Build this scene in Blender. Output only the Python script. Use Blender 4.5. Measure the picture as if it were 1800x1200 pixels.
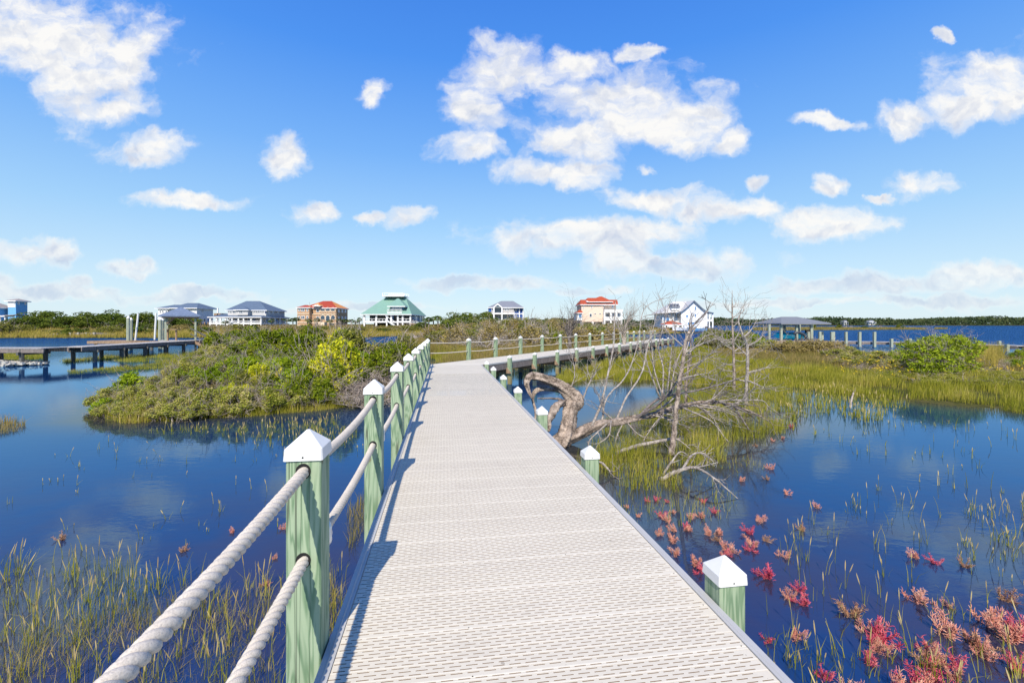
import bpy, math, random
import numpy as np
from mathutils import Vector, Matrix

for o in list(bpy.data.objects): bpy.data.objects.remove(o)
SC = bpy.context.scene
COL = SC.collection
R = math.radians
RNG = np.random.default_rng(7)
random.seed(7)

# ------------------------------------------------------------------ camera
CAMZ = 2.3          # water surface is z = 0
FP = 800.0          # focal length in pixels of the 1800 px wide photo
HOR = 570.0
cam = bpy.data.objects.new('camera', bpy.data.cameras.new('camera'))
COL.objects.link(cam); SC.camera = cam
cam.location = (0, 0, CAMZ); cam.rotation_euler = (R(90), 0, 0)
cam.data.sensor_width = 36; cam.data.lens = 16; cam.data.shift_y = -30 / 1800
cam.data.clip_start = 0.05; cam.data.clip_end = 12000

# ------------------------------------------------------------------ sun, sky, exposure
SUNV = Vector((0.08, 1.0, -0.97)).normalized()      # direction the light travels
SUN_EL = math.asin(-SUNV.z); SUN_AZ = math.atan2(-SUNV.x, -SUNV.y)   # from +Y towards +X
sun = bpy.data.objects.new('sun', bpy.data.lights.new('sun', 'SUN'))
COL.objects.link(sun); sun.data.energy = 4.9; sun.data.angle = R(0.5); sun.data.color = (1, 0.925, 0.80)
sun.rotation_euler = SUNV.to_track_quat('-Z', 'Y').to_euler(); sun.location = (0, -20, 30)
SC.view_settings.view_transform = 'Standard'; SC.view_settings.look = 'None'
SC.view_settings.exposure = 0.34; SC.view_settings.gamma = 1; SC.view_settings.use_curve_mapping = False
SC.render.engine = 'CYCLES'; SC.cycles.max_bounces = 5; SC.cycles.diffuse_bounces = 2
SC.cycles.glossy_bounces = 3; SC.cycles.transparent_max_bounces = 6

class NT:
    """tiny node-tree writer"""
    def __init__(s, tree): s.t = tree; s.n = tree.nodes; s.l = tree.links
    def node(s, kind, ins=None, **props):
        nd = s.n.new(kind)
        for k, v in props.items(): setattr(nd, k, v)
        if ins:
            for k, v in ins.items(): s.set(nd.inputs[k], v)
        return nd
    def set(s, sock, v):
        if isinstance(v, bpy.types.NodeSocket): s.l.new(v, sock)
        elif isinstance(v, bpy.types.Node): s.l.new(v.outputs[0], sock)
        else: sock.default_value = v
    def m(s, op, a, b=0.0, c=0.0, clamp=False):
        nd = s.n.new('ShaderNodeMath'); nd.operation = op; nd.use_clamp = clamp
        s.set(nd.inputs[0], a); s.set(nd.inputs[1], b)
        if op in ('MULTIPLY_ADD', 'SMOOTH_MAX', 'COMPARE'): s.set(nd.inputs[2], c)
        return nd.outputs[0]
    def vm(s, op, a, b=None, out=0):
        nd = s.n.new('ShaderNodeVectorMath'); nd.operation = op
        s.set(nd.inputs[0], a)
        if b is not None: s.set(nd.inputs[1], b)
        return nd.outputs[out]
    def sstep(s, x, lo, hi, a=0.0, b=1.0):
        nd = s.n.new('ShaderNodeMapRange'); nd.interpolation_type = 'SMOOTHSTEP'
        s.set(nd.inputs[0], x); s.set(nd.inputs[1], lo); s.set(nd.inputs[2], hi); s.set(nd.inputs[3], a); s.set(nd.inputs[4], b)
        return nd.outputs[0]
    def mix(s, f, a, b, mode='MIX'):
        nd = s.n.new('ShaderNodeMix'); nd.data_type = 'RGBA'; nd.blend_type = mode
        s.set(nd.inputs[0], f); s.set(nd.inputs[6], a); s.set(nd.inputs[7], b)
        return nd.outputs[2]
    def ramp(s, f, stops):
        nd = s.n.new('ShaderNodeValToRGB'); e = nd.color_ramp.elements
        while len(e) < len(stops): e.new(0.5)
        for i, (p, c) in enumerate(stops): e[i].position = p; e[i].color = (*c, 1) if len(c) == 3 else c
        s.set(nd.inputs[0], f); return nd.outputs[0]
    def noise(s, vec, scale=5, detail=3, rough=0.5, dist=0.0, out=0):
        nd = s.n.new('ShaderNodeTexNoise')
        if vec is not None: s.set(nd.inputs['Vector'], vec)
        nd.inputs['Scale'].default_value = scale; nd.inputs['Detail'].default_value = detail
        nd.inputs['Roughness'].default_value = rough; nd.inputs['Distortion'].default_value = dist
        return nd.outputs[out]

def c4(c): return (c[0], c[1], c[2], 1.0)

W = bpy.data.worlds.new('World'); SC.world = W; W.use_nodes = True
w = NT(W.node_tree); w.n.clear()
sky = w.node('ShaderNodeTexSky', sky_type='NISHITA', sun_disc=False)
sky.sun_elevation = SUN_EL; sky.sun_rotation = SUN_AZ; sky.altitude = 0
sky.air_density = 1.15; sky.dust_density = 0.35; sky.ozone_density = 2.2
hs = w.node('ShaderNodeHueSaturation', {'Color': sky.outputs[0]}); hs.inputs['Saturation'].default_value = 1.12; hs.inputs['Value'].default_value = 1.0
geo = w.node('ShaderNodeTexCoord'); D = geo.outputs['Generated']
sx = w.node('ShaderNodeSeparateXYZ', {0: D})
ysafe = w.m('MAXIMUM', sx.outputs[1], 0.05)
U = w.m('DIVIDE', sx.outputs[0], ysafe); V = w.m('DIVIDE', sx.outputs[2], ysafe)
uv = w.node('ShaderNodeCombineXYZ', {0: U, 1: V})
# domain warp gives the cauliflower outline
wn = w.noise(uv, 5.5, 5, 0.62, 0.0, 1)
wn2 = w.noise(uv, 24, 5, 0.65, 0.0, 1)
wv = w.vm('ADD', w.vm('MULTIPLY', w.vm('SUBTRACT', wn, (.5, .5, .5)), (0.13, 0.085, 0)),
          w.vm('MULTIPLY', w.vm('SUBTRACT', wn2, (.5, .5, .5)), (0.035, 0.026, 0)))
q = w.vm('ADD', uv, wv)
CL = [(95, 70, 190, 75), (170, 130, 130, 70), (225, 105, 75, 60), (190, 190, 75, 28), (30, 60, 120, 80),
      (245, 262, 82, 36), (510, 268, 50, 38), (657, 160, 34, 26),
      (880, 130, 85, 55), (835, 195, 55, 62), (825, 255, 68, 28), (1110, 185, 150, 66), (1200, 215, 110, 46), (1285, 250, 36, 28),
      (1025, 112, 75, 28), (985, 300, 110, 26), (1010, 245, 110, 40), (1125, 90, 40, 14), (1135, 295, 25, 12),
      (1150, 352, 90, 26), (1270, 372, 100, 28), (1010, 420, 190, 36), (1120, 405, 110, 26), (1180, 466, 190, 26), (1450, 398, 100, 32),
      (1455, 325, 45, 26), (1600, 320, 62, 28), (1320, 320, 28, 14), (1545, 345, 20, 10),
      (1740, 140, 110, 58), (1700, 190, 80, 36), (1595, 208, 58, 32), (1650, 70, 14, 12), (1450, 213, 60, 12),
      (330, 352, 115, 16), (560, 380, 48, 20), (710, 385, 42, 20), (650, 386, 26, 12),
      (50, 445, 95, 26), (230, 470, 60, 14), (5, 500, 40, 24), (150, 492, 30, 14), (110, 512, 160, 16), (320, 518, 150, 14),
      (850, 495, 150, 14), (1050, 508, 80, 10), (1570, 500, 260, 18), (1740, 488, 130, 24), (1690, 530, 180, 14), (620, 540, 150, 9), (1380, 530, 200, 9)]
best = None; low = None
for (cx, cy, rx, ry) in CL:
    c = ((cx - 900) / FP, (HOR - cy) / FP, 0)
    p = w.vm('MULTIPLY', w.vm('SUBTRACT', q, c), (FP / (rx * 1.14), FP / (ry * 1.2), 0))
    ln = w.vm('LENGTH', p, out=1)
    d = w.m('SUBTRACT', 1.0, ln)
    best = d if best is None else w.m('SMOOTH_MAX', best, d, 0.12)
fine = w.noise(w.vm('MULTIPLY', q, (1, 1.25, 1)), 8.5, 7, 0.56)
dens = w.m('ADD', w.m('MULTIPLY', best, 1.35), w.m('MULTIPLY', w.m('SUBTRACT', fine, 0.5), 3.0))
front = w.m('GREATER_THAN', sx.outputs[1], 0.06)
alpha = w.m('MULTIPLY', w.sstep(dens, -0.05, 0.85), front)
alpha = w.m('MULTIPLY', alpha, w.sstep(V, 0.03, 0.24, 0.60, 0.97))
veil = w.noise(w.vm('MULTIPLY', q, (3, 9, 1)), 2.2, 6, 0.65)
alpha = w.m('MULTIPLY', alpha, w.sstep(veil, 0.30, 0.55, 0.62, 1.0))
# grey-lilac lower sides, white tops: compare the cloud field with itself a little higher up
qo = w.vm('ADD', q, (0.0, 0.022, 0))
sh1 = w.noise(q, 9, 4, 0.55); sh2 = w.noise(qo, 9, 4, 0.55)
sd = w.m('SUBTRACT', sh1, sh2)
shade = w.m('ADD', w.m('MULTIPLY', sd, 4.5), w.sstep(V, 0.28, 0.02, 0.18, 0.55))
shade = w.m('MULTIPLY', shade, w.sstep(dens, 0.2, 0.75), clamp=True)
ccol = w.mix(shade, (0.98, 0.965, 0.935, 1), (0.58, 0.64, 0.78, 1))
# pale milky veil close to the horizon
elev = w.m('MAXIMUM', sx.outputs[2], 0.0)
grad = w.ramp(elev, [(0, (.56, .70, .78)), (.09, (.46, .64, .79)), (.20, (.30, .53, .80)), (.34, (.155, .38, .80)), (.50, (.06, .25, .76)), (.72, (.022, .14, .62))])
gsc = w.vm('SCALE', grad); w.set(gsc.node.inputs['Scale'], 1 / 0.105)
skyc = w.mix(0.85, hs.outputs[0], gsc)
bg1 = w.node('ShaderNodeBackground', {'Color': skyc, 'Strength': 0.105})
bg2 = w.node('ShaderNodeBackground', {'Color': ccol, 'Strength': 0.80})
ms = w.node('ShaderNodeMixShader', {0: alpha, 1: bg1.outputs[0], 2: bg2.outputs[0]})
wo = w.node('ShaderNodeOutputWorld', {0: ms.outputs[0]})
W.cycles_visibility.camera = True
try:
    W.cycles.sampling_method = 'MANUAL'; W.cycles.sample_map_resolution = 512
except Exception: pass

# ------------------------------------------------------------------ pixel helpers (photo pixel + depth -> place)
def P(px, py, Y): return np.array(((px - 900) / FP * Y, Y, CAMZ - (py - HOR) / FP * Y))
def G(px, py, z=0.0):
    Y = (CAMZ - z) * FP / (py - HOR); return np.array(((px - 900) / FP * Y, Y, z))
def PX(x, y): return 900 + FP * x / y

# ------------------------------------------------------------------ mesh builder
class MB:
    def __init__(s): s.v = []; s.f = {3: [], 4: []}; s.n = 0; s.mi = {3: [], 4: []}; s.uvs = []
    def add(s, verts, faces, mi=0):
        verts = np.asarray(verts, dtype=np.float64).reshape(-1, 3)
        faces = np.asarray(faces, dtype=np.int64)
        if faces.ndim == 1: faces = faces.reshape(1, -1)
        s.v.append(verts); k = faces.shape[1]
        s.f[k].append(faces + s.n); s.mi[k].append(np.full(len(faces), mi)); s.n += len(verts)
    def addx(s, verts, quads=None, tris=None, mi=0):
        n0 = s.n; s.v.append(np.asarray(verts, float).reshape(-1, 3)); s.n += len(s.v[-1])
        if quads is not None and len(quads): s.f[4].append(np.asarray(quads) + n0); s.mi[4].append(np.full(len(quads), mi))
        if tris is not None and len(tris): s.f[3].append(np.asarray(tris) + n0); s.mi[3].append(np.full(len(tris), mi))
    def box(s, x0, x1, y0, y1, z0, z1, mi=0):
        v = [(x0, y0, z0), (x1, y0, z0), (x1, y1, z0), (x0, y1, z0), (x0, y0, z1), (x1, y0, z1), (x1, y1, z1), (x0, y1, z1)]
        s.add(v, [(0, 3, 2, 1), (4, 5, 6, 7), (0, 1, 5, 4), (1, 2, 6, 5), (2, 3, 7, 6), (3, 0, 4, 7)], mi)
    def bar(s, a, b, wd, ht, mi=0, up=(0, 0, 1)):
        """rectangular beam from a to b"""
        a = np.array(a, float); b = np.array(b, float); d = b - a; d /= np.linalg.norm(d) + 1e-9
        sd = np.cross(d, up); sd /= np.linalg.norm(sd) + 1e-9; u = np.cross(sd, d)
        vs = []
        for p in (a, b):
            for i, j in ((-1, -1), (1, -1), (1, 1), (-1, 1)): vs.append(p + sd * wd / 2 * i + u * ht / 2 * j)
        s.add(vs, [(0, 1, 2, 3), (7, 6, 5, 4), (0, 4, 5, 1), (1, 5, 6, 2), (2, 6, 7, 3), (3, 7, 4, 0)], mi)
    def tube(s, pts, rad, sides=6, mi=0, cap=True):
        pts = np.asarray(pts, float); n = len(pts); rad = np.broadcast_to(np.asarray(rad, float), (n,))
        t = np.gradient(pts, axis=0); t /= np.linalg.norm(t, axis=1, keepdims=True) + 1e-12
        ref = np.array((0, 0, 1.0)) if abs(t[0][2]) < 0.9 else np.array((1.0, 0, 0))
        N = np.zeros_like(pts); x = np.cross(t[0], ref); x /= np.linalg.norm(x); N[0] = x
        for i in range(1, n):
            x = N[i - 1] - t[i] * np.dot(N[i - 1], t[i]); l = np.linalg.norm(x)
            N[i] = x / l if l > 1e-6 else N[i - 1]
        B = np.cross(t, N); a = np.linspace(0, 2 * np.pi, sides, endpoint=False)
        ring = pts[:, None, :] + rad[:, None, None] * (np.cos(a)[None, :, None] * N[:, None, :] + np.sin(a)[None, :, None] * B[:, None, :])
        i = np.arange(n - 1)[:, None] * sides; j = np.arange(sides)[None, :]; j2 = (j + 1) % sides
        q = np.stack([i + j, i + j2, i + sides + j2, i + sides + j], -1).reshape(-1, 4)
        tr = []
        vv = ring.reshape(-1, 3)
        if cap:
            vv = np.vstack([vv, pts[0], pts[-1]]); c0 = n * sides; c1 = c0 + 1
            for k in range(sides):
                tr.append((c0, (k + 1) % sides, k)); tr.append((c1, (n - 1) * sides + k, (n - 1) * sides + (k + 1) % sides))
        s.addx(vv, q, tr, mi)
    def build(s, name, mats, parent=None, loc=None, smooth=False, rotz=0):
        v = np.vstack(s.v) if s.v else np.zeros((0, 3))
        me = bpy.data.meshes.new(name)
        qs = np.vstack(s.f[4]) if s.f[4] else np.zeros((0, 4), int); ts = np.vstack(s.f[3]) if s.f[3] else np.zeros((0, 3), int)
        if loc is not None: v = v - np.asarray(loc, float)
        me.vertices.add(len(v)); me.vertices.foreach_set('co', v.astype(np.float32).ravel())
        nl = qs.size + ts.size; me.loops.add(nl)
        me.loops.foreach_set('vertex_index', np.concatenate([qs.ravel(), ts.ravel()]).astype(np.int32))
        me.polygons.add(len(qs) + len(ts))
        st = np.concatenate([np.arange(len(qs)) * 4, len(qs) * 4 + np.arange(len(ts)) * 3]).astype(np.int32)
        me.polygons.foreach_set('loop_start', st)
        mi = np.concatenate([np.concatenate(s.mi[4]) if s.mi[4] else np.zeros(0), np.concatenate(s.mi[3]) if s.mi[3] else np.zeros(0)]).astype(np.int32)
        me.polygons.foreach_set('material_index', mi)
        me.polygons.foreach_set('use_smooth', np.full(len(mi), smooth, dtype=bool))
        me.update(calc_edges=True); me.validate()
        for m in (mats if isinstance(mats, (list, tuple)) else [mats]): me.materials.append(m)
        o = bpy.data.objects.new(name, me); COL.objects.link(o)
        if loc is not None and parent is None: o.location = loc
        if parent is not None: o.parent = parent
        return o

def empty(name, loc, rz=0):
    o = bpy.data.objects.new(name, None); COL.objects.link(o); o.location = [float(a) for a in loc]; o.rotation_euler.z = rz
    o.empty_display_size = 0.2; return o
def tag(o, label, cat, group=None, kind=None):
    o['label'] = label; o['category'] = cat
    if group: o['group'] = group
    if kind: o['kind'] = kind
    return o
def struct(o): o['kind'] = 'structure'; return o
KIDS = {}
def kids(o): return [c for c in bpy.data.objects if c.parent == o]
def dup(o, parent=None):
    if o.name not in KIDS: KIDS[o.name] = kids(o)
    c = o.copy(); COL.objects.link(c); c.parent = parent
    for ch in KIDS[o.name]: dup(ch, c)
    return c

# ------------------------------------------------------------------ materials
def newmat(name):
    m = bpy.data.materials.new(name); m.use_nodes = True; t = NT(m.node_tree); t.n.clear()
    out = t.node('ShaderNodeOutputMaterial'); return m, t, out
def plain(name, col, rough=0.6, var=0.12, scale=3.0, bump=0.0, metal=0.0, spec=0.4):
    m, t, out = newmat(name); tc = t.node('ShaderNodeTexCoord')
    n = t.noise(tc.outputs['Object'], scale, 4, 0.6)
    cc = t.mix(n, c4([c * (1 - var) for c in col]), c4([min(1, c * (1 + var)) for c in col]))
    b = t.node('ShaderNodeBsdfPrincipled', {'Base Color': cc, 'Roughness': rough, 'Metallic': metal, 'Specular IOR Level': spec})
    if bump:
        bp = t.node('ShaderNodeBump', {'Height': t.noise(tc.outputs['Object'], scale * 8, 3), 'Strength': bump, 'Distance': 0.02}); t.set(b.inputs['Normal'], bp.outputs[0])
    t.set(out.inputs[0], b.outputs[0]); return m
def leafmat(name, stops, transl=0.3, scale=1.5, rough=0.6, dark=0.75):
    """foliage / grass: colour varies leaf by leaf and in clumps"""
    m, t, out = newmat(name); g = t.node('ShaderNodeNewGeometry')
    stops = [(p_, tuple(min(.88, x_ * (1.22 if name.startswith('leaf') else 1.05)) for x_ in c_)) for p_, c_ in stops]
    rp = g.outputs['Random Per Island']; n = t.noise(g.outputs['Position'], scale, 2)
    f = t.m('ADD', t.m('MULTIPLY', rp, 0.62), t.m('MULTIPLY', t.m('SUBTRACT', n, 0.32), 1.1), clamp=True)
    col = t.ramp(f, stops)
    a = t.node('ShaderNodeBsdfDiffuse', {'Color': col}); b = t.node('ShaderNodeBsdfTranslucent', {'Color': col})
    ms = t.node('ShaderNodeMixShader', {0: transl, 1: a.outputs[0], 2: b.outputs[0]})
    t.set(out.inputs[0], ms.outputs[0]); return m

def woodmat(name, lo, hi, stain=None, grain=1.0):
    m, t, out = newmat(name); tc = t.node('ShaderNodeTexCoord'); oi = t.node('ShaderNodeObjectInfo')
    off = t.vm('SCALE', (7.3, 3.1, 9.7)); t.set(off.node.inputs['Scale'], oi.outputs['Random'])
    p = t.vm('ADD', tc.outputs['Object'], off)
    ps = t.vm('MULTIPLY', p, (1, 1, 0.09))
    n1 = t.noise(ps, 9 * grain, 3, 0.55, 0.6)
    rings = t.m('FRACT', t.m('MULTIPLY', n1, 9.0))
    rings = t.sstep(t.m('ABSOLUTE', t.m('SUBTRACT', rings, 0.5)), 0.12, 0.5)
    fn = t.noise(t.vm('MULTIPLY', p, (1, 1, 0.03)), 90 * grain, 2)
    f = t.m('ADD', t.m('MULTIPLY', rings, 0.65), t.m('MULTIPLY', fn, 0.35))
    col = t.mix(f, c4(hi), c4(lo))
    big = t.noise(p, 3, 3)
    col = t.mix(t.m('MULTIPLY', big, 0.25), col, c4([x * 1.15 for x in hi]))
    sp = t.node('ShaderNodeSeparateXYZ', {0: tc.outputs['Object']})
    if stain:   # tide-stained foot (local z below zlo)
        zlo, zhi, sc = stain
        ff = t.sstep(t.m('ADD', sp.outputs[2], t.m('MULTIPLY', big, 0.15)), zhi, zlo)
        col = t.mix(ff, col, c4(sc))
    kn = t.noise(t.vm('MULTIPLY', p, (1, 1, 0.55)), 11, 1, 0.4); kf = t.sstep(kn, 0.735, 0.80); col = t.mix(t.m('MULTIPLY', kf, 0.75), col, (0.13, 0.085, 0.035, 1))
    chk = t.noise(t.vm('MULTIPLY', p, (1, 1, 0.012)), 14, 2, 0.5)      # drying checks
    crack = t.sstep(t.m('ABSOLUTE', t.m('SUBTRACT', chk, 0.56)), 0.010, 0.002)
    col = t.mix(t.m('MULTIPLY', crack, 0.7), col, (0.03, 0.035, 0.025, 1))
    b = t.node('ShaderNodeBsdfPrincipled', {'Base Color': col, 'Roughness': 0.75, 'Specular IOR Level': 0.25})
    bp = t.node('ShaderNodeBump', {'Height': t.m('SUBTRACT', f, crack), 'Strength': 0.25, 'Distance': 0.004}); t.set(b.inputs['Normal'], bp.outputs[0])
    t.set(out.inputs[0], b.outputs[0]); return m

def barkmat(name, lo, hi, sc=6.0):
    m, t, out = newmat(name); g = t.node('ShaderNodeTexCoord')
    n = t.noise(g.outputs['Object'], sc, 6, 0.68, 0.8)
    n2 = t.noise(g.outputs['Object'], sc * 6, 4, 0.7)
    f = t.sstep(t.m('ADD', t.m('MULTIPLY', n, 0.6), t.m('MULTIPLY', n2, 0.4)), 0.36, 0.62)
    col = t.mix(f, c4(lo), c4(hi))
    b = t.node('ShaderNodeBsdfPrincipled', {'Base Color': col, 'Roughness': 0.85, 'Specular IOR Level': 0.15})
    bp = t.node('ShaderNodeBump', {'Height': f, 'Strength': 0.6, 'Distance': 0.02}); t.set(b.inputs['Normal'], bp.outputs[0])
    t.set(out.inputs[0], b.outputs[0]); return m

M = {}
M['post'] = woodmat('treated_pine', (0.075, 0.155, 0.075), (0.33, 0.40, 0.265), stain=(-0.75, -0.30, (0.24, 0.19, 0.09)))
M['old_post'] = woodmat('weathered_green_post', (0.17, 0.20, 0.14), (0.38, 0.40, 0.31), stain=(-3, -2.9, (0.24, 0.19, 0.09)))
M['slot'] = plain('slot_brown', (0.20, 0.14, 0.09), .95, .2, 20)  # slot walls browner and darker than the panels
M['beam'] = woodmat('weathered_board', (0.07, 0.055, 0.05), (0.24, 0.20, 0.18))
M['brown_wood'] = woodmat('brown_board', (0.12, 0.07, 0.04), (0.36, 0.25, 0.16))
M['grey_plank'] = woodmat('grey_plank', (0.20, 0.19, 0.18), (0.50, 0.47, 0.44))
M['dark_wood'] = woodmat('dark_piling', (0.04, 0.042, 0.04), (0.13, 0.125, 0.11))
M['cap'] = plain('white_plastic_cap', (0.66, 0.65, 0.62), 0.35, 0.09, 14, 0.03)
M['black'] = plain('black_hole', (0.01, 0.01, 0.01), 0.9, 0)
M['silver'] = plain('galvanised_metal', (0.62, 0.66, 0.72), 0.3, 0.1, 30, 0.2, 0.9)
M['bark'] = barkmat('dead_bark', (0.055, 0.04, 0.03), (0.46, 0.37, 0.30))
M['pale_bark'] = barkmat('bleached_bark', (0.17, 0.14, 0.12), (0.50, 0.44, 0.38), 12)
M['dark_bark'] = barkmat('dark_bark', (0.06, 0.05, 0.045), (0.28, 0.24, 0.22), 12)
M['twig'] = barkmat('dry_twig', (0.20, 0.15, 0.12), (0.54, 0.46, 0.39), 5)

# deck panels: light greige moulded plastic with fine texture
m, t, out = newmat('deck_panel'); tc = t.node('ShaderNodeTexCoord')
n1 = t.noise(tc.outputs['Object'], 1.3, 4, 0.6); n2 = t.noise(tc.outputs['Object'], 160, 3, 0.6)
col = t.mix(n1, (0.59, 0.53, 0.405, 1), (0.72, 0.655, 0.52, 1))
col = t.mix(t.m('MULTIPLY', n2, 0.25), col, (0.42, 0.38, 0.35, 1))
al = t.vm('DOT_PRODUCT', tc.outputs['Object'], (-0.147, 0.989, 0), out=1)
wnz = t.node('ShaderNodeTexWhiteNoise', noise_dimensions='1D'); t.set(wnz.inputs['W'], t.m('FLOOR', t.m('DIVIDE', t.m('ADD', al, 1.4), 0.3004)))
col = t.mix(t.m('MULTIPLY', wnz.outputs['Value'], 0.16), col, (0.42, 0.37, 0.31, 1))
dirt = t.noise(tc.outputs['Object'], 3.5, 6, 0.7); col = t.mix(t.sstep(dirt, 0.52, 0.72, 0, 0.22), col, (0.36, 0.31, 0.25, 1))
poo = t.sstep(t.noise(tc.outputs['Object'], 17, 2, .5), 0.755, 0.775); col = t.mix(t.m('MULTIPLY', poo, .7), col, (0.30, 0.26, 0.2, 1))
dots = t.sstep(t.noise(tc.outputs['Object'], 55, 1), 0.76, 0.80); col = t.mix(t.m('MULTIPLY', dots, 0.5), col, (0.2, 0.17, 0.14, 1))
b = t.node('ShaderNodeBsdfPrincipled', {'Base Color': col, 'Roughness': 0.6, 'Specular IOR Level': 0.3})
bp = t.node('ShaderNodeBump', {'Height': n2, 'Strength': 0.15, 'Distance': 0.002}); t.set(b.inputs['Normal'], bp.outputs[0])
t.set(out.inputs[0], b.outputs[0]); M['deck'] = m
M['rib'] = plain('deck_rib', (0.70, 0.635, 0.505), 0.55, 0.06, 4)
M['trim'] = plain('grey_edge_trim', (0.42, 0.41, 0.39), 0.5, 0.10, 5)
# rope with fine yarns
m, t, out = newmat('rope_fibre'); tc = t.node('ShaderNodeTexCoord')
n2 = t.noise(tc.outputs['Object'], 260, 3, 0.7); n1 = t.noise(tc.outputs['Object'], 9, 3)
col = t.mix(n1, (0.50, 0.44, 0.36, 1), (0.68, 0.61, 0.52, 1)); col = t.mix(t.sstep(n2, 0.55, 0.35, 0, 0.5), col, (0.30, 0.26, 0.22, 1))
b = t.node('ShaderNodeBsdfPrincipled', {'Base Color': col, 'Roughness': 0.85, 'Specular IOR Level': 0.15})
bp = t.node('ShaderNodeBump', {'Height': n2, 'Strength': 0.5, 'Distance': 0.003}); t.set(b.inputs['Normal'], bp.outputs[0])
t.set(out.inputs[0], b.outputs[0]); M['rope'] = m

# water: calm pond near, wind ripples farther out
m, t, out = newmat('water'); g = t.node('ShaderNodeNewGeometry'); pos = g.outputs['Position']
sp = t.node('ShaderNodeSeparateXYZ', {0: pos}); yy = sp.outputs[1]
rip = t.noise(t.vm('MULTIPLY', pos, (0.45, 1.0, 1)), 2.2, 4, 0.6, 0.4)
fine = t.noise(t.vm('MULTIPLY', pos, (0.5, 1.0, 1)), 9.0, 3, 0.6)
far = t.sstep(yy, 30, 60)
h = t.m('ADD', t.m('MULTIPLY', fine, t.m('ADD', 0.0011, t.m('MULTIPLY', far, 0.010))), t.m('MULTIPLY', rip, t.m('ADD', 0.0013, t.m('MULTIPLY', far, 0.11))))
bp = t.node('ShaderNodeBump', {'Height': h, 'Strength': 1.0, 'Distance': 1.0})
mud = t.noise(pos, 0.55, 4, 0.6)
nearf = t.sstep(yy, 9.5, 3.0)
base = t.mix(t.m('MULTIPLY', nearf, t.sstep(mud, 0.25, 0.65)), (0.004, 0.030, 0.105, 1), (0.038, 0.026, 0.040, 1))
sa = t.node('ShaderNodeAttribute', attribute_name='shallow')
base = t.mix(t.m('MULTIPLY', sa.outputs['Fac'], t.m('ADD', 0.6, t.m('MULTIPLY', mud, 0.5)), clamp=True), base, (0.034, 0.030, 0.009, 1))  # muddy shallows, the brown also standing in for bank reflections
sh2_ = t.sstep(sa.outputs['Fac'], 0.25, 0.85); base = t.mix(far, base, (0.004, 0.035, 0.13, 1))
tint = t.mix(far, (0.44, 0.74, 1.0, 1), (0.19, 0.44, 0.90, 1))
df = t.node('ShaderNodeBsdfDiffuse', {'Color': base})
tint = t.mix(sh2_, tint, (0.85, 0.84, 0.78, 1))  # warmer tint near banks imitates the colour of their reflection
gl = t.node('ShaderNodeBsdfGlossy', {'Color': tint, 'Roughness': 0.015, 'Normal': bp.outputs[0]})
fr = t.node('ShaderNodeFresnel', {'IOR': 1.62, 'Normal': bp.outputs[0]})
frm = t.m('ADD', t.m('MULTIPLY', fr.outputs[0], t.sstep(yy, 40, 75, 0.80, 0.62)), 0.05, clamp=True)
ms = t.node('ShaderNodeMixShader', {0: frm, 1: df.outputs[0], 2: gl.outputs[0]})
t.set(out.inputs[0], ms.outputs[0]); M['water'] = m

# ground
m, t, out = newmat('marsh_ground'); g = t.node('ShaderNodeNewGeometry'); pos = g.outputs['Position']
n = t.noise(pos, 0.7, 5, 0.65); n2 = t.noise(pos, 5, 4, 0.7)
col = t.ramp(t.m('ADD', t.m('MULTIPLY', n, 0.6), t.m('MULTIPLY', n2, 0.4)), [(0.32, (0.035, 0.04, 0.015)), (0.5, (0.075, 0.075, 0.025)), (0.68, (0.13, 0.10, 0.05))])
b = t.node('ShaderNodeBsdfDiffuse', {'Color': col}); t.set(out.inputs[0], b.outputs[0]); M['ground'] = m

M['l_dark'] = leafmat('leaf_dark_green', [(0, (0.03, 0.055, 0.006)), (0.45, (0.12, 0.165, 0.012)), (0.8, (0.27, 0.30, 0.022)), (1, (0.40, 0.33, 0.03))])
M['l_olive'] = leafmat('leaf_olive', [(0, (0.06, 0.075, 0.015)), (0.5, (0.17, 0.18, 0.03)), (1, (0.33, 0.28, 0.08))])
M['l_bright'] = leafmat('leaf_bright_green', [(0, (0.06, 0.10, 0.008)), (0.5, (0.20, 0.28, 0.015)), (1, (0.44, 0.48, 0.03))], 0.35)
M['l_yellow'] = leafmat('leaf_golden', [(0, (0.14, 0.18, 0.012)), (0.45, (0.42, 0.44, 0.025)), (1, (0.75, 0.62, 0.04))], 0.35)
M['l_scrub'] = leafmat('leaf_dry_scrub', [(0, (0.08, 0.10, 0.012)), (0.4, (0.24, 0.27, 0.03)), (0.7, (0.38, 0.33, 0.10)), (1, (0.52, 0.42, 0.24))], 0.25, 2.5)
M['l_brown'] = leafmat('leaf_brown_scrub', [(0, (0.09, 0.075, 0.02)), (0.5, (0.24, 0.19, 0.06)), (1, (0.42, 0.32, 0.15))], 0.2, 1.0)
M['l_far'] = leafmat('leaf_far_shore', [(0, (0.025, 0.045, 0.010)), (0.5, (0.08, 0.115, 0.018)), (1, (0.20, 0.21, 0.035))], 0.2, 0.25)
M['l_wood'] = leafmat('leaf_far_wood', [(0, (0.016, 0.030, 0.016)), (0.5, (0.040, 0.060, 0.026)), (1, (0.085, 0.095, 0.04))], 0.15, 0.03)
M['l_palm'] = leafmat('leaf_palm', [(0, (0.03, 0.06, 0.01)), (0.6, (0.10, 0.16, 0.03)), (1, (0.22, 0.25, 0.06))], 0.2)
M['l_juniper'] = leafmat('leaf_juniper', [(0, (0.05, 0.08, 0.006)), (0.5, (0.20, 0.26, 0.015)), (1, (0.44, 0.48, 0.05))], 0.25, 3)
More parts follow.
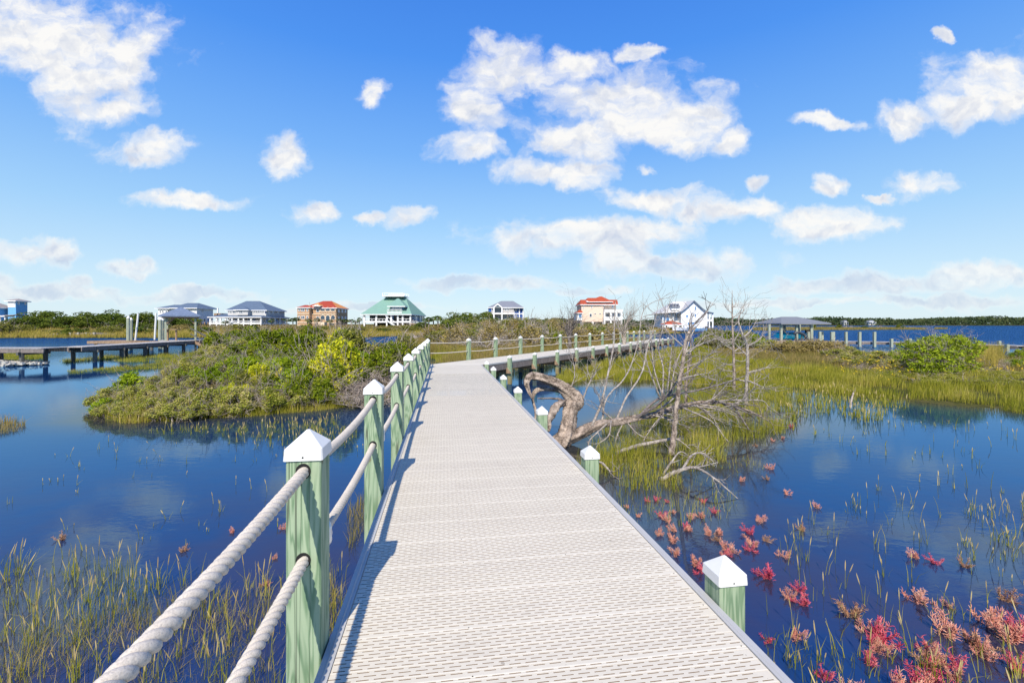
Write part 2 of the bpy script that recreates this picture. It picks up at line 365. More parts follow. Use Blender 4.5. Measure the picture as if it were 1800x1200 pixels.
M['g_green'] = leafmat('marsh_grass_green', [(0, (0.08, 0.09, 0.010)), (0.4, (0.21, 0.225, 0.022)), (0.7, (0.40, 0.36, 0.05)), (1, (0.55, 0.42, 0.16))], 0.4, 0.6)
M['g_brown'] = leafmat('marsh_grass_brown', [(0, (0.10, 0.09, 0.02)), (0.4, (0.22, 0.19, 0.045)), (0.75, (0.34, 0.25, 0.10)), (1, (0.42, 0.30, 0.14))], 0.35, 0.35)
M['g_gold'] = leafmat('marsh_grass_gold', [(0, (0.16, 0.17, 0.02)), (0.5, (0.36, 0.29, 0.06)), (1, (0.52, 0.38, 0.13))], 0.35, 0.5)
M['g_seed'] = leafmat('seed_head', [(0, (0.36, 0.26, 0.10)), (1, (0.62, 0.50, 0.24))], 0.2, 3)
M['flower'] = leafmat('yellow_flower', [(0, (0.75, 0.48, 0.01)), (1, (0.85, 0.62, 0.03))], 0.2, 3)
M['pink'] = leafmat('glasswort_pink', [(0, (0.48, 0.03, 0.09)), (0.5, (0.82, 0.12, 0.19)), (1, (0.90, 0.36, 0.30))], 0.25, 9)
M['coral'] = leafmat('glasswort_coral', [(0, (0.60, 0.20, 0.15)), (0.5, (0.86, 0.38, 0.27)), (1, (0.90, 0.58, 0.40))], 0.25, 9)
M['rust'] = leafmat('glasswort_rust', [(0, (0.28, 0.12, 0.07)), (0.5, (0.52, 0.28, 0.15)), (1, (0.70, 0.48, 0.30))], 0.2, 9)
M['gstem'] = plain('glasswort_stem', (0.30, 0.20, 0.17), 0.8, 0.2, 20)
# ------------------------------------------------------------------ terrain, water
def gp(*pts): return [tuple(G(x, y)[:2]) for x, y in pts]
ISLAND = [(-10.3, 11.3), (-9.0, 10.9), (-7.7, 11.2), (-6.7, 11.9), (-5.5, 12.6), (-4.6, 13.2), (-4.0, 14.4), (-3.7, 17), (-3.9, 20), (-5.0, 26), (-8, 34), (-15, 43), (-24, 46), (-27, 42), (-23, 34), (-17, 24), (-13, 15.5), (-11.2, 12.6)]
MARSHB = [(-8, 36), (-4.6, 31.5), (-2, 25), (0.3, 24.5), (5, 33), (11, 43), (16, 52), (17, 58), (11, 66), (-4, 70), (-12.5, 66), (-12.5, 50), (-10, 41)]
FARLND = [(-400, 77), (-60, 77), (-27, 79), (-22, 90), (-14, 88), (-8, 76), (2, 72), (14, 80), (24, 100), (33, 112), (44, 118), (52, 122), (66, 130), (74, 150), (70, 210), (-100, 300), (-600, 320)]
MARSHR = [(21, 47), (17.5, 42), (13.5, 31), (11.5, 23), (11.2, 18.2), (10.9, 15.3), (12.0, 13.8), (13.0, 13.0), (13.6, 12.2), (16, 10.9), (40, 10), (44, 24), (36, 28), (27, 31), (23, 36), (22, 42)]
FARSH = [(-900, 900), (300, 900), (900, 900), (1300, 840), (4000, 760), (4000, 3000), (-900, 3000)]
LANDS = [(ISLAND, 0.75, 0.35), (MARSHB, 0.22, 0.08), (FARLND, 1.25, 0.075), (MARSHR, 0.22, 0.07), (FARSH, 3, 0.05)]
def sdist(x, y, poly):
    x = np.asarray(x, float); y = np.asarray(y, float); d = np.full(x.shape, 1e9); ins = np.zeros(x.shape, bool)
    n = len(poly)
    for i in range(n):
        ax, ay = poly[i]; bx, by = poly[(i + 1) % n]; ex, ey = bx - ax, by - ay
        tt = np.clip(((x - ax) * ex + (y - ay) * ey) / (ex * ex + ey * ey), 0, 1)
        d = np.minimum(d, np.hypot(x - ax - tt * ex, y - ay - tt * ey))
        c = ((ay > y) != (by > y)); 
        with np.errstate(divide='ignore', invalid='ignore'):
            xi = (bx - ax) * (y - ay) / (by - ay + 1e-12) + ax
        ins ^= c & (x < xi)
    return np.where(ins, d, -d)
def wob(x, y): return 0.5 * np.sin(x * 1.7 + 1.3 * np.sin(y * .9)) + 0.5 * np.sin(y * 2.1 + 1.7 * np.sin(x * 1.1 + 2))
def hgt(x, y):
    x = np.asarray(x, float); y = np.asarray(y, float); z = np.full(x.shape, -1.1)
    for poly, mh, sl in LANDS:
        s = sdist(x, y, poly) + 0.35 * wob(x, y)
        z = np.maximum(z, np.clip(s * sl, -1.1, mh * (1 - np.exp(-np.maximum(s, 0) * sl / mh))))
    return z + np.where(z > 0.02, 0.03 * wob(x * 3, y * 3), 0)
xs = np.concatenate([[-6000, -2500, -900, -400, -200, -120], np.arange(-80, 80, 0.8), [80, 120, 200, 400, 900, 2500, 6000]])
ys = np.concatenate([[-200, -60, -15], np.arange(-5, 60, 0.8), np.arange(60, 135, 1.5), [135, 150, 180, 240, 320, 500, 700, 820, 850, 880, 900, 920, 950, 1100, 2000, 9000]])
gx, gy = np.meshgrid(xs, ys); zz = hgt(gx, gy)
mb = MB(); nx, ny = len(xs), len(ys)
i = np.arange(ny - 1)[:, None] * nx + np.arange(nx - 1)[None, :]
mb.addx(np.stack([gx, gy, zz], -1).reshape(-1, 3), np.stack([i, i + 1, i + nx + 1, i + nx], -1).reshape(-1, 4))
struct(mb.build('ground', M['ground'], smooth=True))
mb = MB(); mb.addx(np.stack([gx, gy, gx * 0], -1).reshape(-1, 3), np.stack([i, i + 1, i + nx + 1, i + nx], -1).reshape(-1, 4))
wt = struct(mb.build('water', M['water'], smooth=True))
GRASSP = [tuple(G(a, b_)[:2]) for a, b_ in ((985, 800), (1050, 850), (1110, 862), (1200, 850), (1300, 800), (1365, 745), (1395, 700), (1370, 672), (1290, 665), (1210, 690), (1140, 712), (1060, 752), (1000, 782))]
shallow_refl = np.zeros(gx.shape)  # shallows mask, widened to paint in the olive bank reflections
for poly, rad in ((ISLAND, 1.6), (MARSHR, 1.3), (GRASSP, .7), (MARSHB, 1.0), ([(1.4, 17.5), (2.6, 21), (5, 26), (9, 33), (13, 39), (16, 44), (13.2, 30), (10.5, 21), (8.5, 16.5)], .8)):
    shallow_refl = np.maximum(shallow_refl, np.exp(-np.maximum(-sdist(gx, gy, poly), 0) / rad))
at = wt.data.attributes.new('shallow', 'FLOAT', 'POINT'); at.data.foreach_set('value', shallow_refl.ravel().astype(np.float32))

# ------------------------------------------------------------------ the boardwalk
TH = math.atan(0.149); d1 = np.array((-math.sin(TH), math.cos(TH))); e1 = np.array((math.cos(TH), math.sin(TH)))
d2 = np.array((0.6, 1.0)); d2 /= np.linalg.norm(d2); e2 = np.array((d2[1], -d2[0]))
AL, AR = -0.4946, 1.325
LC = np.array((-2.93, 16.28)); RC = np.array((-1.06, 16.12))
def zd(Y): return 0.93 - 0.004 * min(max(Y, -3), 16.2)
def S1(s, a, dz=0.0):
    p = d1 * s + e1 * a; return (p[0], p[1], zd(p[1]) + dz)
walk = empty('boardwalk', (0, 0, 0.9))
tag(walk, 'long pale plastic boardwalk on green timber posts with white caps and rope railing', 'boardwalk')
WO = np.array((0, 0, 0.9))
class WB(MB):     # parts of a thing whose empty sits at loc
    def __init__(s, root): super().__init__(); s.root = root
    def part(s, name, mats, **k):
        v = np.array(s.root.location); s.v = [a - v for a in s.v]
        return s.build(name, mats, s.root, **k)

# slotted deck, real holes: panels 0.305 m, slot rows
mb = WB(walk); pit = 0.0200; sw = 0.0042; period = 0.0665; sl = 0.047; TK = 0.012
s = -1.4; row = 0; verts = []; quads = []
def quad(s0, s1, a0, a1, z0=0.0):
    n = len(verts); verts.extend([S1(s0, a0, z0), S1(s0, a1, z0), S1(s1, a1, z0), S1(s1, a0, z0)]); quads.append((n, n + 1, n + 2, n + 3))
def wall(p, q_, dz=-TK):
    a = S1(*p); b_ = S1(*q_); slotw.add([a, b_, (b_[0], b_[1], b_[2] + dz), (a[0], a[1], a[2] + dz)], [(0, 1, 2, 3)])
slotw = WB(walk)
aL, aR = AL + 0.05, AR - 0.045
ribs = WB(walk)
while s < 15.85:
    for k in range(14):
        quad(s, s + pit - sw, aL, aR)
        if k % 3 == 1: ribs.add([S1(s + .004, aL, .0007), S1(s + .004, aR, .0007), S1(s + .0115, aR, .0007), S1(s + .0115, aL, .0007)], [(0, 1, 2, 3)])
        s0 = s + pit - sw; s1 = s + pit
        a = aL + (0.5 * period if row % 2 else 0.0) + 0.012 * ((row * 7) % 3) / 3
        prev = aL
        if s < 13.2:
            while a + sl < aR - 0.01:
                quad(s0, s1, prev, a)
                if s < 9:
                    wall((s0, a), (s0, a + sl)); wall((s1, a), (s1, a + sl)); 
                prev = a + sl; a += period
        quad(s0, s1, prev, aR); s += pit; row += 1
    q0 = S1(s, aL, 0.0); 
    n = len(verts)
    for (ss, zz_) in ((s, 0), (s + .004, .0035), (s + .019, .0035), (s + .023, 0)):
        pass
    for (sa, za, sb, zb) in ((s, 0, s + .002, .0004), (s + .002, .0004, s + .008, .0004), (s + .008, .0004, s + .010, 0)):
        ribs.add([S1(sa, aL, za), S1(sa, aR, za), S1(sb, aR, zb), S1(sb, aL, zb)], [(0, 1, 2, 3)])
    if s < 9:
        for aa in (aL + .02, 0.11, 0.72, aR - .02):
            ring = [S1(s + .005 + .003 * math.cos(q), aa + .0035 * math.sin(q), .0016) for q in np.linspace(0, 2 * np.pi, 8, endpoint=False)]
            ribs.addx([S1(s + .005, aa, .0018)] + ring, None, [(0, 1 + (k + 1) % 8, 1 + k) for k in range(8)], 1)
    s += 0.010
n = len(verts)
verts.extend([S1(s, aL), S1(s, aR), (RC[0] - 0.03, RC[1] + .02, zd(16)), (LC[0] + .05, LC[1], zd(16))]); quads.append((n, n + 1, n + 2, n + 3))
mb.addx(verts, quads); slots_v = slotw; mb.v_extra = None
for vv_, ff_ in zip(slotw.v, slotw.f[4]): pass
mb.addx(np.vstack(slotw.v), np.vstack(slotw.f[4]), None, 1); mb.part('deck_surface', [M['deck'], M['slot']]); ribs.part('deck_rib', [M['rib'], M['black']])
# edge trims of section one: flange on top, lip outside
for nm, a0, a1, ao in (('edge_trim', AL, AL + 0.048, AL), ('edge_trim', AR - 0.043, AR, AR)):
    tb = WB(walk)
    for zt, x0, x1 in ((0.006, a0, a1),):
        A, B_ = -1.4, (16.5 if ao < 0 else 16.08)
        N = 12
        for kk in range(N):
            sa = A + (B_ - A) * kk / N; sb = A + (B_ - A) * (kk + 1) / N
            v = [S1(sa, x0, -.05), S1(sa, x1, -.05), S1(sb, x1, -.05), S1(sb, x0, -.05), S1(sa, x0, zt), S1(sa, x1, zt), S1(sb, x1, zt), S1(sb, x0, zt)]
            tb.add(v, [(4, 5, 6, 7), (0, 4, 7, 3), (1, 2, 6, 5), (0, 3, 2, 1)])
            xm = x0 + .028 if ao < 0 else x1 - .028      # little raised bead
            tb.add([S1(sa, xm - .004, zt), S1(sa, xm, zt + .004), S1(sb, xm, zt + .004), S1(sb, xm - .004, zt), S1(sa, xm + .004, zt), S1(sb, xm + .004, zt)], [(0, 1, 2, 3), (1, 4, 5, 2)])
    tb.part(nm, M['trim'])
# framing under section one
fb = WB(walk)
for a in (AL + .03, 0.1, 0.75, AR - .035):
    fb.bar(S1(-1.4, a, -.17), S1(16.1, a, -.17), 0.045, 0.235)
fb.part('stringer', M['beam'])
# section two
def S2(t_, a, dz=0.0):      # t_ along from LC, a across from the left edge towards the right edge
    p = LC + d2 * t_ + e2 * a; return (p[0], p[1], zd(16.2) + dz)
W2 = 1.70; T2 = 33.6
db = WB(walk); t0 = 0.0
tr_ = np.dot(RC - LC, d2); ar_ = np.dot(RC - LC, e2)
v = [(LC[0], LC[1], zd(16.2)), (RC[0], RC[1], zd(16.2)), S2(tr_ + .3, W2), S2(tr_ + .3, 0)]
db.add(v, [(0, 1, 2, 3)])
tt = tr_ + .3
while tt < T2:
    db.add([S2(tt, .04), S2(tt, W2 - .04), S2(tt + .29, W2 - .04), S2(tt + .29, .04)], [(0, 1, 2, 3)])
    db.add([S2(tt + .29, .04, -.004), S2(tt + .29, W2 - .04, -.004), S2(tt + .305, W2 - .04, -.004), S2(tt + .305, .04, -.004)], [(0, 1, 2, 3)]); tt += .305
o = db.part('deck_surface', M['deck'])
for a0 in (0.0, W2 - .04):
    tb = WB(walk); tb.bar(S2(tr_ + .3 if a0 else 0, a0 + .02, -.02), S2(T2, a0 + .02, -.02), .04, .052); tb.part('edge_trim', M['trim'])
for a0 in (0.03, W2 - .035):
    tb = WB(walk); tb.bar(S2(tr_ - .1 if a0 > 1 else 0, a0, -.17), S2(T2, a0, -.17), .045, .235); tb.part('fascia_board', M['beam'])

# post prototype: origin at deck level
def post_proto(kind):
    top = 0.82 if kind == 'tall' else 0.10
    hs_ = 0.069
    p = MB(); bev = .006
    ring = [(-hs_ + bev, -hs_), (hs_ - bev, -hs_), (hs_, -hs_ + bev), (hs_, hs_ - bev), (hs_ - bev, hs_), (-hs_ + bev, hs_), (-hs_, hs_ - bev), (-hs_, -hs_ + bev)]
    zs = [-2.0, -1.2, -.6, 0, .4, top + .03] if kind == 'tall' else [-2.0, -1.2, -.6, top + .03]
    vs = [(x, y, z) for z in zs for x, y in ring]; q_ = [(k * 8 + j, k * 8 + (j + 1) % 8, k * 8 + 8 + (j + 1) % 8, k * 8 + 8 + j) for k in range(len(zs) - 1) for j in range(8)]
    p.addx(vs, q_)
    if kind == 'tall':
        for zc in (0.775, 0.41):
            for sy in (-1, 1):
                an = np.linspace(0, 2 * np.pi, 20, endpoint=False); yk = sy * (hs_ + .0012)
                vv = [(0, yk, zc)] + [(.030 * math.cos(q) , yk, zc + .033 * math.sin(q)) for q in an]
                p.addx(vv, None, [(0, 1 + k, 1 + (k + 1) % 20) if sy < 0 else (0, 1 + (k + 1) % 20, 1 + k) for k in range(20)], 1)
    c = MB(); r0, r1 = .0775, .0745
    zb, zt, zp = top, top + .047, top + .112
    rr = [(zb, r0), (zt, r1)]
    def sq(r, z, b=.006): return [(-r + b, -r, z), (r - b, -r, z), (r, -r + b, z), (r, r - b, z), (r - b, r, z), (-r + b, r, z), (-r, r - b, z), (-r, -r + b, z)]
    vs = sq(.071, zb) + sq(r0, zb) + sq(r1, zt) + sq(r1 - .004, zt + .004) + sq(.006, zp, .002)
    q_ = [(k * 8 + j, k * 8 + (j + 1) % 8, k * 8 + 8 + (j + 1) % 8, k * 8 + 8 + j) for k in range(4) for j in range(8)]
    c.addx(vs, q_ + [(32, 33, 34, 35), (32, 35, 36, 39), (36, 37, 38, 39)])
    an = np.linspace(0, 2 * np.pi, 8, endpoint=False)
    for sy in (-1, 1):
        yk = sy * (r0 - .0005); zc = zb + .014
        c.addx([(0, yk, zc)] + [(.004 * math.cos(q), yk + sy * .001, zc + .004 * math.sin(q)) for q in an], None, [(0, 1 + k, 1 + (k + 1) % 8) for k in range(8)], 1)
    return p, c
PROT = {}
def add_post(kind, pos, rz):
    if kind not in PROT:
        p, c = post_proto(kind)
        po = p.build('post', [M['post'], M['black']], walk); co = c.build('post_cap', [M['cap'], M['black']], po)
        PROT[kind] = po; KIDS[po.name] = [co]; o = po
    else: o = dup(PROT[kind], walk)
    o.location = [pos[k] - WO[k] for k in range(3)]; o.rotation_euler.z = rz
    return o
SEC1L = []
for Yp in (0.12, 1.935, 3.75, 5.6, 7.35, 9.2, 11.0, 12.75, 14.6):
    a = AL - 0.076; s_ = (Yp - a * e1[1]) / d1[1]; SEC1L.append(S1(s_, a)); add_post('tall', S1(s_, a), TH + random.uniform(-.02, .02))
cornerp = (LC[0] - .06, LC[1] - .12, zd(16.2)); SEC1L.append(cornerp); add_post('tall', cornerp, 0.0)
PAIR1 = []
for Yp in (0.2, 2.30, 4.42, 6.6, 8.75, 10.9, 13.1, 15.2):
    a = AR + 0.076; s_ = (Yp - a * e1[1]) / d1[1]; add_post('short', S1(s_, a, 0.0), TH); PAIR1.append(s_)
R2 = -math.atan(0.6); SEC2L = [cornerp]; ALONG2 = []
for px in (824.5, 872, 915.7, 953.8, 985.7, 1013, 1037.7, 1059.7, 1079.7, 1091.7, 1103.8, 1115, 1124.7, 1133, 1144.7, 1151.5):
    Yp = 12.74 / (.6 - (px - 900) / FP); t_ = (np.array((.6 * Yp - 12.69, Yp)) - LC) @ d2; q = S2(t_, -0.076, -.05); SEC2L.append(q); add_post('tall', q, R2 + random.uniform(-.04, .04))
for k, px in enumerate((852.5, 895, 939, 978.8, 1013, 1041.7, 1066, 1088, 1108, 1125, 1140, 1153, 1164, 1174, 1183)):
    Yp = 10.66 / (.6 - (px - 900) / FP)
    if k == 0: continue
    t_ = (np.array((.6 * Yp - 10.66, Yp)) - LC) @ d2; ALONG2.append(t_); add_post('short', S2(t_, W2 + .076, .04), R2)
# cross beams and triangular bracket blocks
for s_ in PAIR1: cb = WB(walk); cb.bar(S1(s_ + .1, AL - .1, -.37), S1(s_ + .1, AR + .1, -.37), .045, .19); cb.part('cross_beam', M['beam'])
for t_ in ALONG2:
    cb = WB(walk); cb.bar(S2(t_ + .1, -.1, -.38), S2(t_ + .1, W2 + .12, -.38), .045, .19)
    a, b_ = S2(t_ - .10, W2 + .01, -.30), S2(t_ - .10, W2 + .19, -.30)
    lo = S2(t_ - .10, W2 + .01, -.52)
    for off, in ((-.0,),):
        A = np.array(S2(t_ - .17, W2 + .02, -.24)); B_ = np.array(S2(t_ - .17, W2 + .2, -.44)); C_ = np.array(S2(t_ - .17, W2 + .02, -.44))
        dd = np.array((*d2 * .09, 0)); cb.addx([A, B_, C_, A + dd, B_ + dd, C_ + dd], [(0, 1, 4, 3), (1, 2, 5, 4), (2, 0, 3, 5)], [(0, 2, 1), (3, 4, 5)])
    cb.part('cross_beam', M['brown_wood'])
    k_ = WB(walk)   # landward piles stand under the left edge
# ropes
def rope_path(pts, z, sag, step):
    out = []
    for i in range(len(pts) - 1):
        A = np.array(pts[i], float); B_ = np.array(pts[i + 1], float); L = np.linalg.norm(B_ - A); n = max(4, int(L / step))
        for k in range(n):
            u = k / n; p = A + (B_ - A) * u; sg = sag * (0.75 + 0.5 * ((i * 37) % 10) / 10); p[2] += z - 4 * sg * u * (1 - u); out.append(p)
    e = np.array(pts[-1], float); e[2] += z; out.append(e); return np.array(out)
def rope(pts, z, sag, name, twist=True):
    mb = WB(walk)
    if twist:
        near = rope_path(pts[:4], z, sag, .006); far_ = rope_path(pts[3:], z, sag, .011)
        for path, sides in ((near, 9), (far_, 5)):
            L = np.concatenate([[0], np.cumsum(np.linalg.norm(np.diff(path, axis=0), axis=1))])
            tg = np.gradient(path, axis=0); tg /= np.linalg.norm(tg, axis=1, keepdims=True)
            N = np.cross(tg, (0, 0, 1.0)); N /= np.linalg.norm(N, axis=1, keepdims=True); Bn = np.cross(N, tg)
            for k in range(3):
                ph = -L / .105 * 2 * np.pi + k * 2 * np.pi / 3
                cc = path + .0115 * (np.cos(ph)[:, None] * N + np.sin(ph)[:, None] * Bn)
                mb.tube(cc, .0128, sides)
    else: mb.tube(rope_path(pts, z, sag, .18), .019, 6)
    mb.part(name, M['rope'], smooth=True)
rope(SEC1L, .775, .035, 'upper_rope'); rope(SEC1L, .41, .035, 'lower_rope')
rope(SEC2L, .775, .03, 'upper_rope', False); rope(SEC2L, .41, .03, 'lower_rope', False)
# metal rope clamps on the far side of the near posts
for k in (1, 2, 3):
    q = SEC1L[k]; cl = WB(walk); c0 = np.array(q) + np.array((*e1 * .055, 0)) + np.array((*d1 * .095, 0)) + np.array((0, 0, .445))
    pts = [c0 + np.array((0, 0, z)) for z in np.linspace(-.055, .055, 9)]
    cl.tube(pts, [.008, .016, .020, .018, .021, .018, .02, .014, .007], 8); cl.part('rope_clamp', M['silver'], smooth=True)

# ------------------------------------------------------------------ left dock
def timber_dock(name, label, segs, width, z, npairs, loc, postmat='dark_wood', deckmat='grey_plank', hb=.22, both=True):
    root = empty(name, loc); tag(root, label, 'dock')
    dk = WB(root); fs = WB(root); posts = []
    for (A, B_, n) in segs:
        A = np.array(A, float); B_ = np.array(B_, float); L = np.linalg.norm(B_ - A); d = (B_ - A) / L; e = np.array((d[1], -d[0]))
        nb = int(L / .15)
        for k in range(nb):
            p0 = A + d * (k * .15); p1 = p0 + d * .14; zz_ = z + random.uniform(-.004, .004)
            c = [(*(p0 - e * width / 2), zz_), (*(p0 + e * width / 2), zz_), (*(p1 + e * width / 2), zz_), (*(p1 - e * width / 2), zz_)]
            lo = [(a, b_, c_ - .03) for a, b_, c_ in c]
            dk.add(c + lo, [(0, 1, 2, 3), (4, 7, 6, 5), (0, 4, 5, 1), (1, 5, 6, 2), (2, 6, 7, 3), (3, 7, 4, 0)])
        for sg in (-1, 1):
            fs.bar((*(A + e * sg * (width / 2 - .05)), z - .035 - hb / 2), (*(B_ + e * sg * (width / 2 - .05)), z - .035 - hb / 2), .045, hb)
        for k in range(n):
            c = A + d * L * (k + .5) / n
            for sg in (-1, 1):
                pb = WB(root); q = c + e * sg * (width / 2 - .12)
                pb.tube([(*q, -1.3), (*q, z - .05)], .11, 8); pb.part('post', M[postmat])
            bb = WB(root); bb.bar((*(c - e * (width / 2 + .12)), z - .3), (*(c + e * (width / 2 + .12)), z - .3), .12, .16); bb.part('cross_beam', M[postmat])
    dk.part('deck', M[deckmat]); fs.part('fascia', M['beam'] if postmat == 'dark_wood' else M['grey_plank'])
    return root
DZ = 0.97
timber_dock('timber_dock', 'weathered grey timber dock on dark pilings crossing the water at left', [((-45, 26.6), (-26.0, 26.0), 7), ((-26.1, 26.8), (-27.0, 39.3), 6)], 1.5, DZ, 0, (-26, 26.3, 0))
# gazebo roof shelter at its end
gz = empty('dock_gazebo', (-27.8, 38.3, DZ)); tag(gz, 'open timber shelter with blue-grey shingled hip roof at the end of the left dock', 'gazebo')
g = WB(gz); g.box(-29.6, -26.2, 36.9, 40.2, DZ - .25, DZ + .005); g.part('platform', M['grey_plank'])
for x in (-29.1, -26.6):
    for y in (37.2, 39.8):
        g = WB(gz); g.box(x - .08, x + .08, y - .08, y + .08, -1.3, 3.0); g.part('post', M['old_post'])
for y in (37.2, 39.8):
    for x, sx_ in ((-29.1, 1), (-26.6, -1)): g = WB(gz); g.bar((x + sx_ * .06, y, 2.35), (x + sx_ * .75, y, 2.93), .08, .1); g.part('brace', M['brown_wood'])
g = WB(gz); g.box(-29.4, -26.3, 37.0, 37.2, 2.82, 3.0); g.box(-29.4, -26.3, 39.8, 40.0, 2.82, 3.0); g.box(-29.4, -29.2, 37.2, 39.8, 2.82, 3.0); g.box(-26.5, -26.3, 37.2, 39.8, 2.82, 3.0); g.part('eave_beam', M['brown_wood'])
g = WB(gz); x0, x1, y0, y1 = -29.65, -26.1, 36.7, 40.3; zr = 3.02; cx, cy = -27.87, 38.5
g.addx([(x0, y0, zr), (x1, y0, zr), (x1, y1, zr), (x0, y1, zr), (cx, cy, 3.78), (x0, y0, zr - .1), (x1, y0, zr - .1), (x1, y1, zr - .1), (x0, y1, zr - .1)],
       [(0, 5, 6, 1), (1, 6, 7, 2), (2, 7, 8, 3), (3, 8, 5, 0), (5, 8, 7, 6)], [(0, 1, 4), (1, 2, 4), (2, 3, 4), (3, 0, 4)])
M['shingle'] = plain('blue_grey_shingles', (0.13, 0.17, 0.25), 0.9, 0.5, 6)
g.part('roof', M['shingle']); gz.rotation_euler.z = R(34); gz.scale = (.80, .80, 1)
# workbench under it
tb_ = empty('cleaning_table', (-27.9, 37.6, DZ)); tag(tb_, 'small wooden cleaning table with raised top under the dock shelter', 'table')
g = WB(tb_); g.box(-28.6, -27.5, 37.3, 37.8, DZ + .88, DZ + .95); g.part('tabletop', M['brown_wood'])
for x in (-28.4, -27.7): g = WB(tb_); g.box(x - .05, x + .05, 37.5, 37.6, DZ, DZ + .88); g.part('leg', M['brown_wood'])
# stairs and handrails down to the island
st = empty('dock_steps', (-25.5, 38.5, 0.3)); tag(st, 'timber steps with dark sloping handrails leading from shelter to bushes', 'steps')
for k in range(5):
    g = WB(st); g.box(-26.1 + k * .3, -25.82 + k * .3, 37.6, 38.6, DZ - .17 * (k + 1), DZ - .17 * (k + 1) + .04); g.part('tread', M['brown_wood'])
for y in (37.5, 38.65):
    g = WB(st); g.bar((-26.2, y, DZ - .1), (-24.6, y, DZ - .95), .05, .22); g.part('stringer', M['brown_wood'])
    g = WB(st); g.bar((-26.5, y, DZ + 1.0), (-23.6, y, DZ - .35), .05, .09); g.part('handrail', M['dark_wood'])
    g = WB(st); g.bar((-26.5, y, DZ + .55), (-23.9, y, DZ - .75), .05, .07); g.part('lower_rail', M['dark_wood'])
# boat lift platform and pilings behind
lp = empty('boat_lift_platform', (-32, 41, 0.8)); tag(lp, 'low brown timber boat lift platform beside the left dock shelter', 'platform')
g = WB(lp); g.box(-36.8, -29.3, 39.4, 39.7, .62, .86); g.box(-36.8, -33.5, 39.7, 42, .7, .86); g.part('deck', M['brown_wood'])
for x in (-36.4, -34.2, -31.5): g = WB(lp); g.tube([(x, 39.8, -1.2), (x, 39.8, .62)], .12, 8); g.part('post', M['dark_wood'])
for i_, (px, py, Y, r_) in enumerate(((225.5, 559, 40, .14), (230.5, 562, 41, .13), (281.5, 562, 40.5, .15), (285.5, 563, 41.5, .13))):
    p = P(px, py, Y); g = MB(); g.tube([(p[0], Y, -1.2), (p[0], Y, p[2])], r_, 10); g.tube([(p[0], Y, p[2]), (p[0], Y, p[2] + .22)], [r_ * 1.1, .02], 10, 1)
    o = g.build('mooring_pile', [M['old_post'], M['cap']], loc=(p[0], Y, 0)); tag(o, ['tall green piling with cone cap, left one of the pair at the lift platform', 'tall green piling, right one of the pair at the lift platform', 'green piling touching the left post of the dock shelter', 'thinner green piling just left of the shelter post'][i_], 'piling', 'pilings at the left dock')
for i_, (a, b_) in enumerate((((243, 551), (238, 598)), ((274.5, 550), (272, 597)))):
    A = P(*a, 41); B_ = P(*b_, 41); g = MB(); g.tube([B_, A], .075, 8); o = g.build('guide_pole', M['cap'], loc=tuple(B_))
    tag(o, ['slanting white guide pole right of the tall piling pair', 'thin upright white guide pole left of the dock shelter'][i_], 'pole', 'white boat guide poles')

# ------------------------------------------------------------------ right pier and boathouse
def pz(px, Y, z): return ((px - 900) / FP * Y, Y)
Z2 = 0.52
pts = [pz(1340, 50, 0), pz(1445, 49, 0), pz(1545, 47, 0), pz(1640, 44.5, 0), pz(1800, 38, 0), pz(2100, 32, 0)]
pr = empty('long_pier', (*pts[2], 0)); tag(pr, 'low weathered pier with pale square posts running across the bay at right', 'pier')
for i_ in range(len(pts) - 1):
    g = WB(pr); A, B_ = np.array(pts[i_]), np.array(pts[i_ + 1]); g.bar((*A, Z2 - .03), (*B_, Z2 - .03), 1.6, .06); g.part('deck', M['grey_plank'])
    g = WB(pr); d = (B_ - A) / np.linalg.norm(B_ - A); e = np.array((d[1], -d[0])); g.bar((*(A + e * .82), Z2 - .15), (*(B_ + e * .82), Z2 - .15), .05, .26); g.bar((*(A - e * .82), Z2 - .15), (*(B_ - e * .82), Z2 - .15), .05, .26); g.part('fascia', M['beam'])
def pier_post(px, ptop, Y, w_=.22):
    p = P(px, ptop, Y); g = WB(pr); g.box(p[0] - w_ / 2, p[0] + w_ / 2, Y - w_ / 2, Y + w_ / 2, -1.1, p[2]); g.part('post', M['old_post'])
for px, pt_, Y in ((1421, 583, 48.6), (1441, 582.5, 47.8), (1445, 582.5, 49.8), (1462, 583, 47.7), (1465, 583, 49.6), (1487, 583, 47.2), (1511, 583, 46.7), (1537, 583, 46.2), (1567, 595, 45.4), (1599, 594.5, 44.3), (1631, 596, 44.8), (1636, 597, 43.2), (1720, 599, 42.6), (1756, 599, 41.2), (1770, 605, 38.3), (1594, 596, 46.6)):
    pier_post(px, pt_, Y)
bh = empty('boathouse', (*pz(1390, 51, 0), 0)); tag(bh, 'open boathouse with grey shingled hip roof over the bay at right', 'boathouse')
S = 51 / FP; X = lambda px: (px - 900) * S
g = WB(bh); zr = CAMZ + 2 * S; x0, x1 = X(1350), X(1434); y0, y1 = 48.5, 54.5
g.addx([(x0, y0, zr), (x1, y0, zr), (x1, y1, zr), (x0, y1, zr), (X(1378), 51.5, zr + 11.5 * S), (X(1406), 51.5, zr + 11.5 * S), (x0, y0, zr - .14), (x1, y0, zr - .14), (x1, y1, zr - .14), (x0, y1, zr - .14)],
       [(0, 1, 5, 4), (2, 3, 4, 5), (0, 6, 7, 1), (1, 7, 8, 2), (2, 8, 9, 3), (3, 9, 6, 0), (6, 9, 8, 7)], [(1, 2, 5), (3, 0, 4)])
M['grey_shingle'] = plain('grey_shingles', (0.17, 0.18, 0.20), 0.9, 0.25, 6)
g.part('roof', M['grey_shingle'])
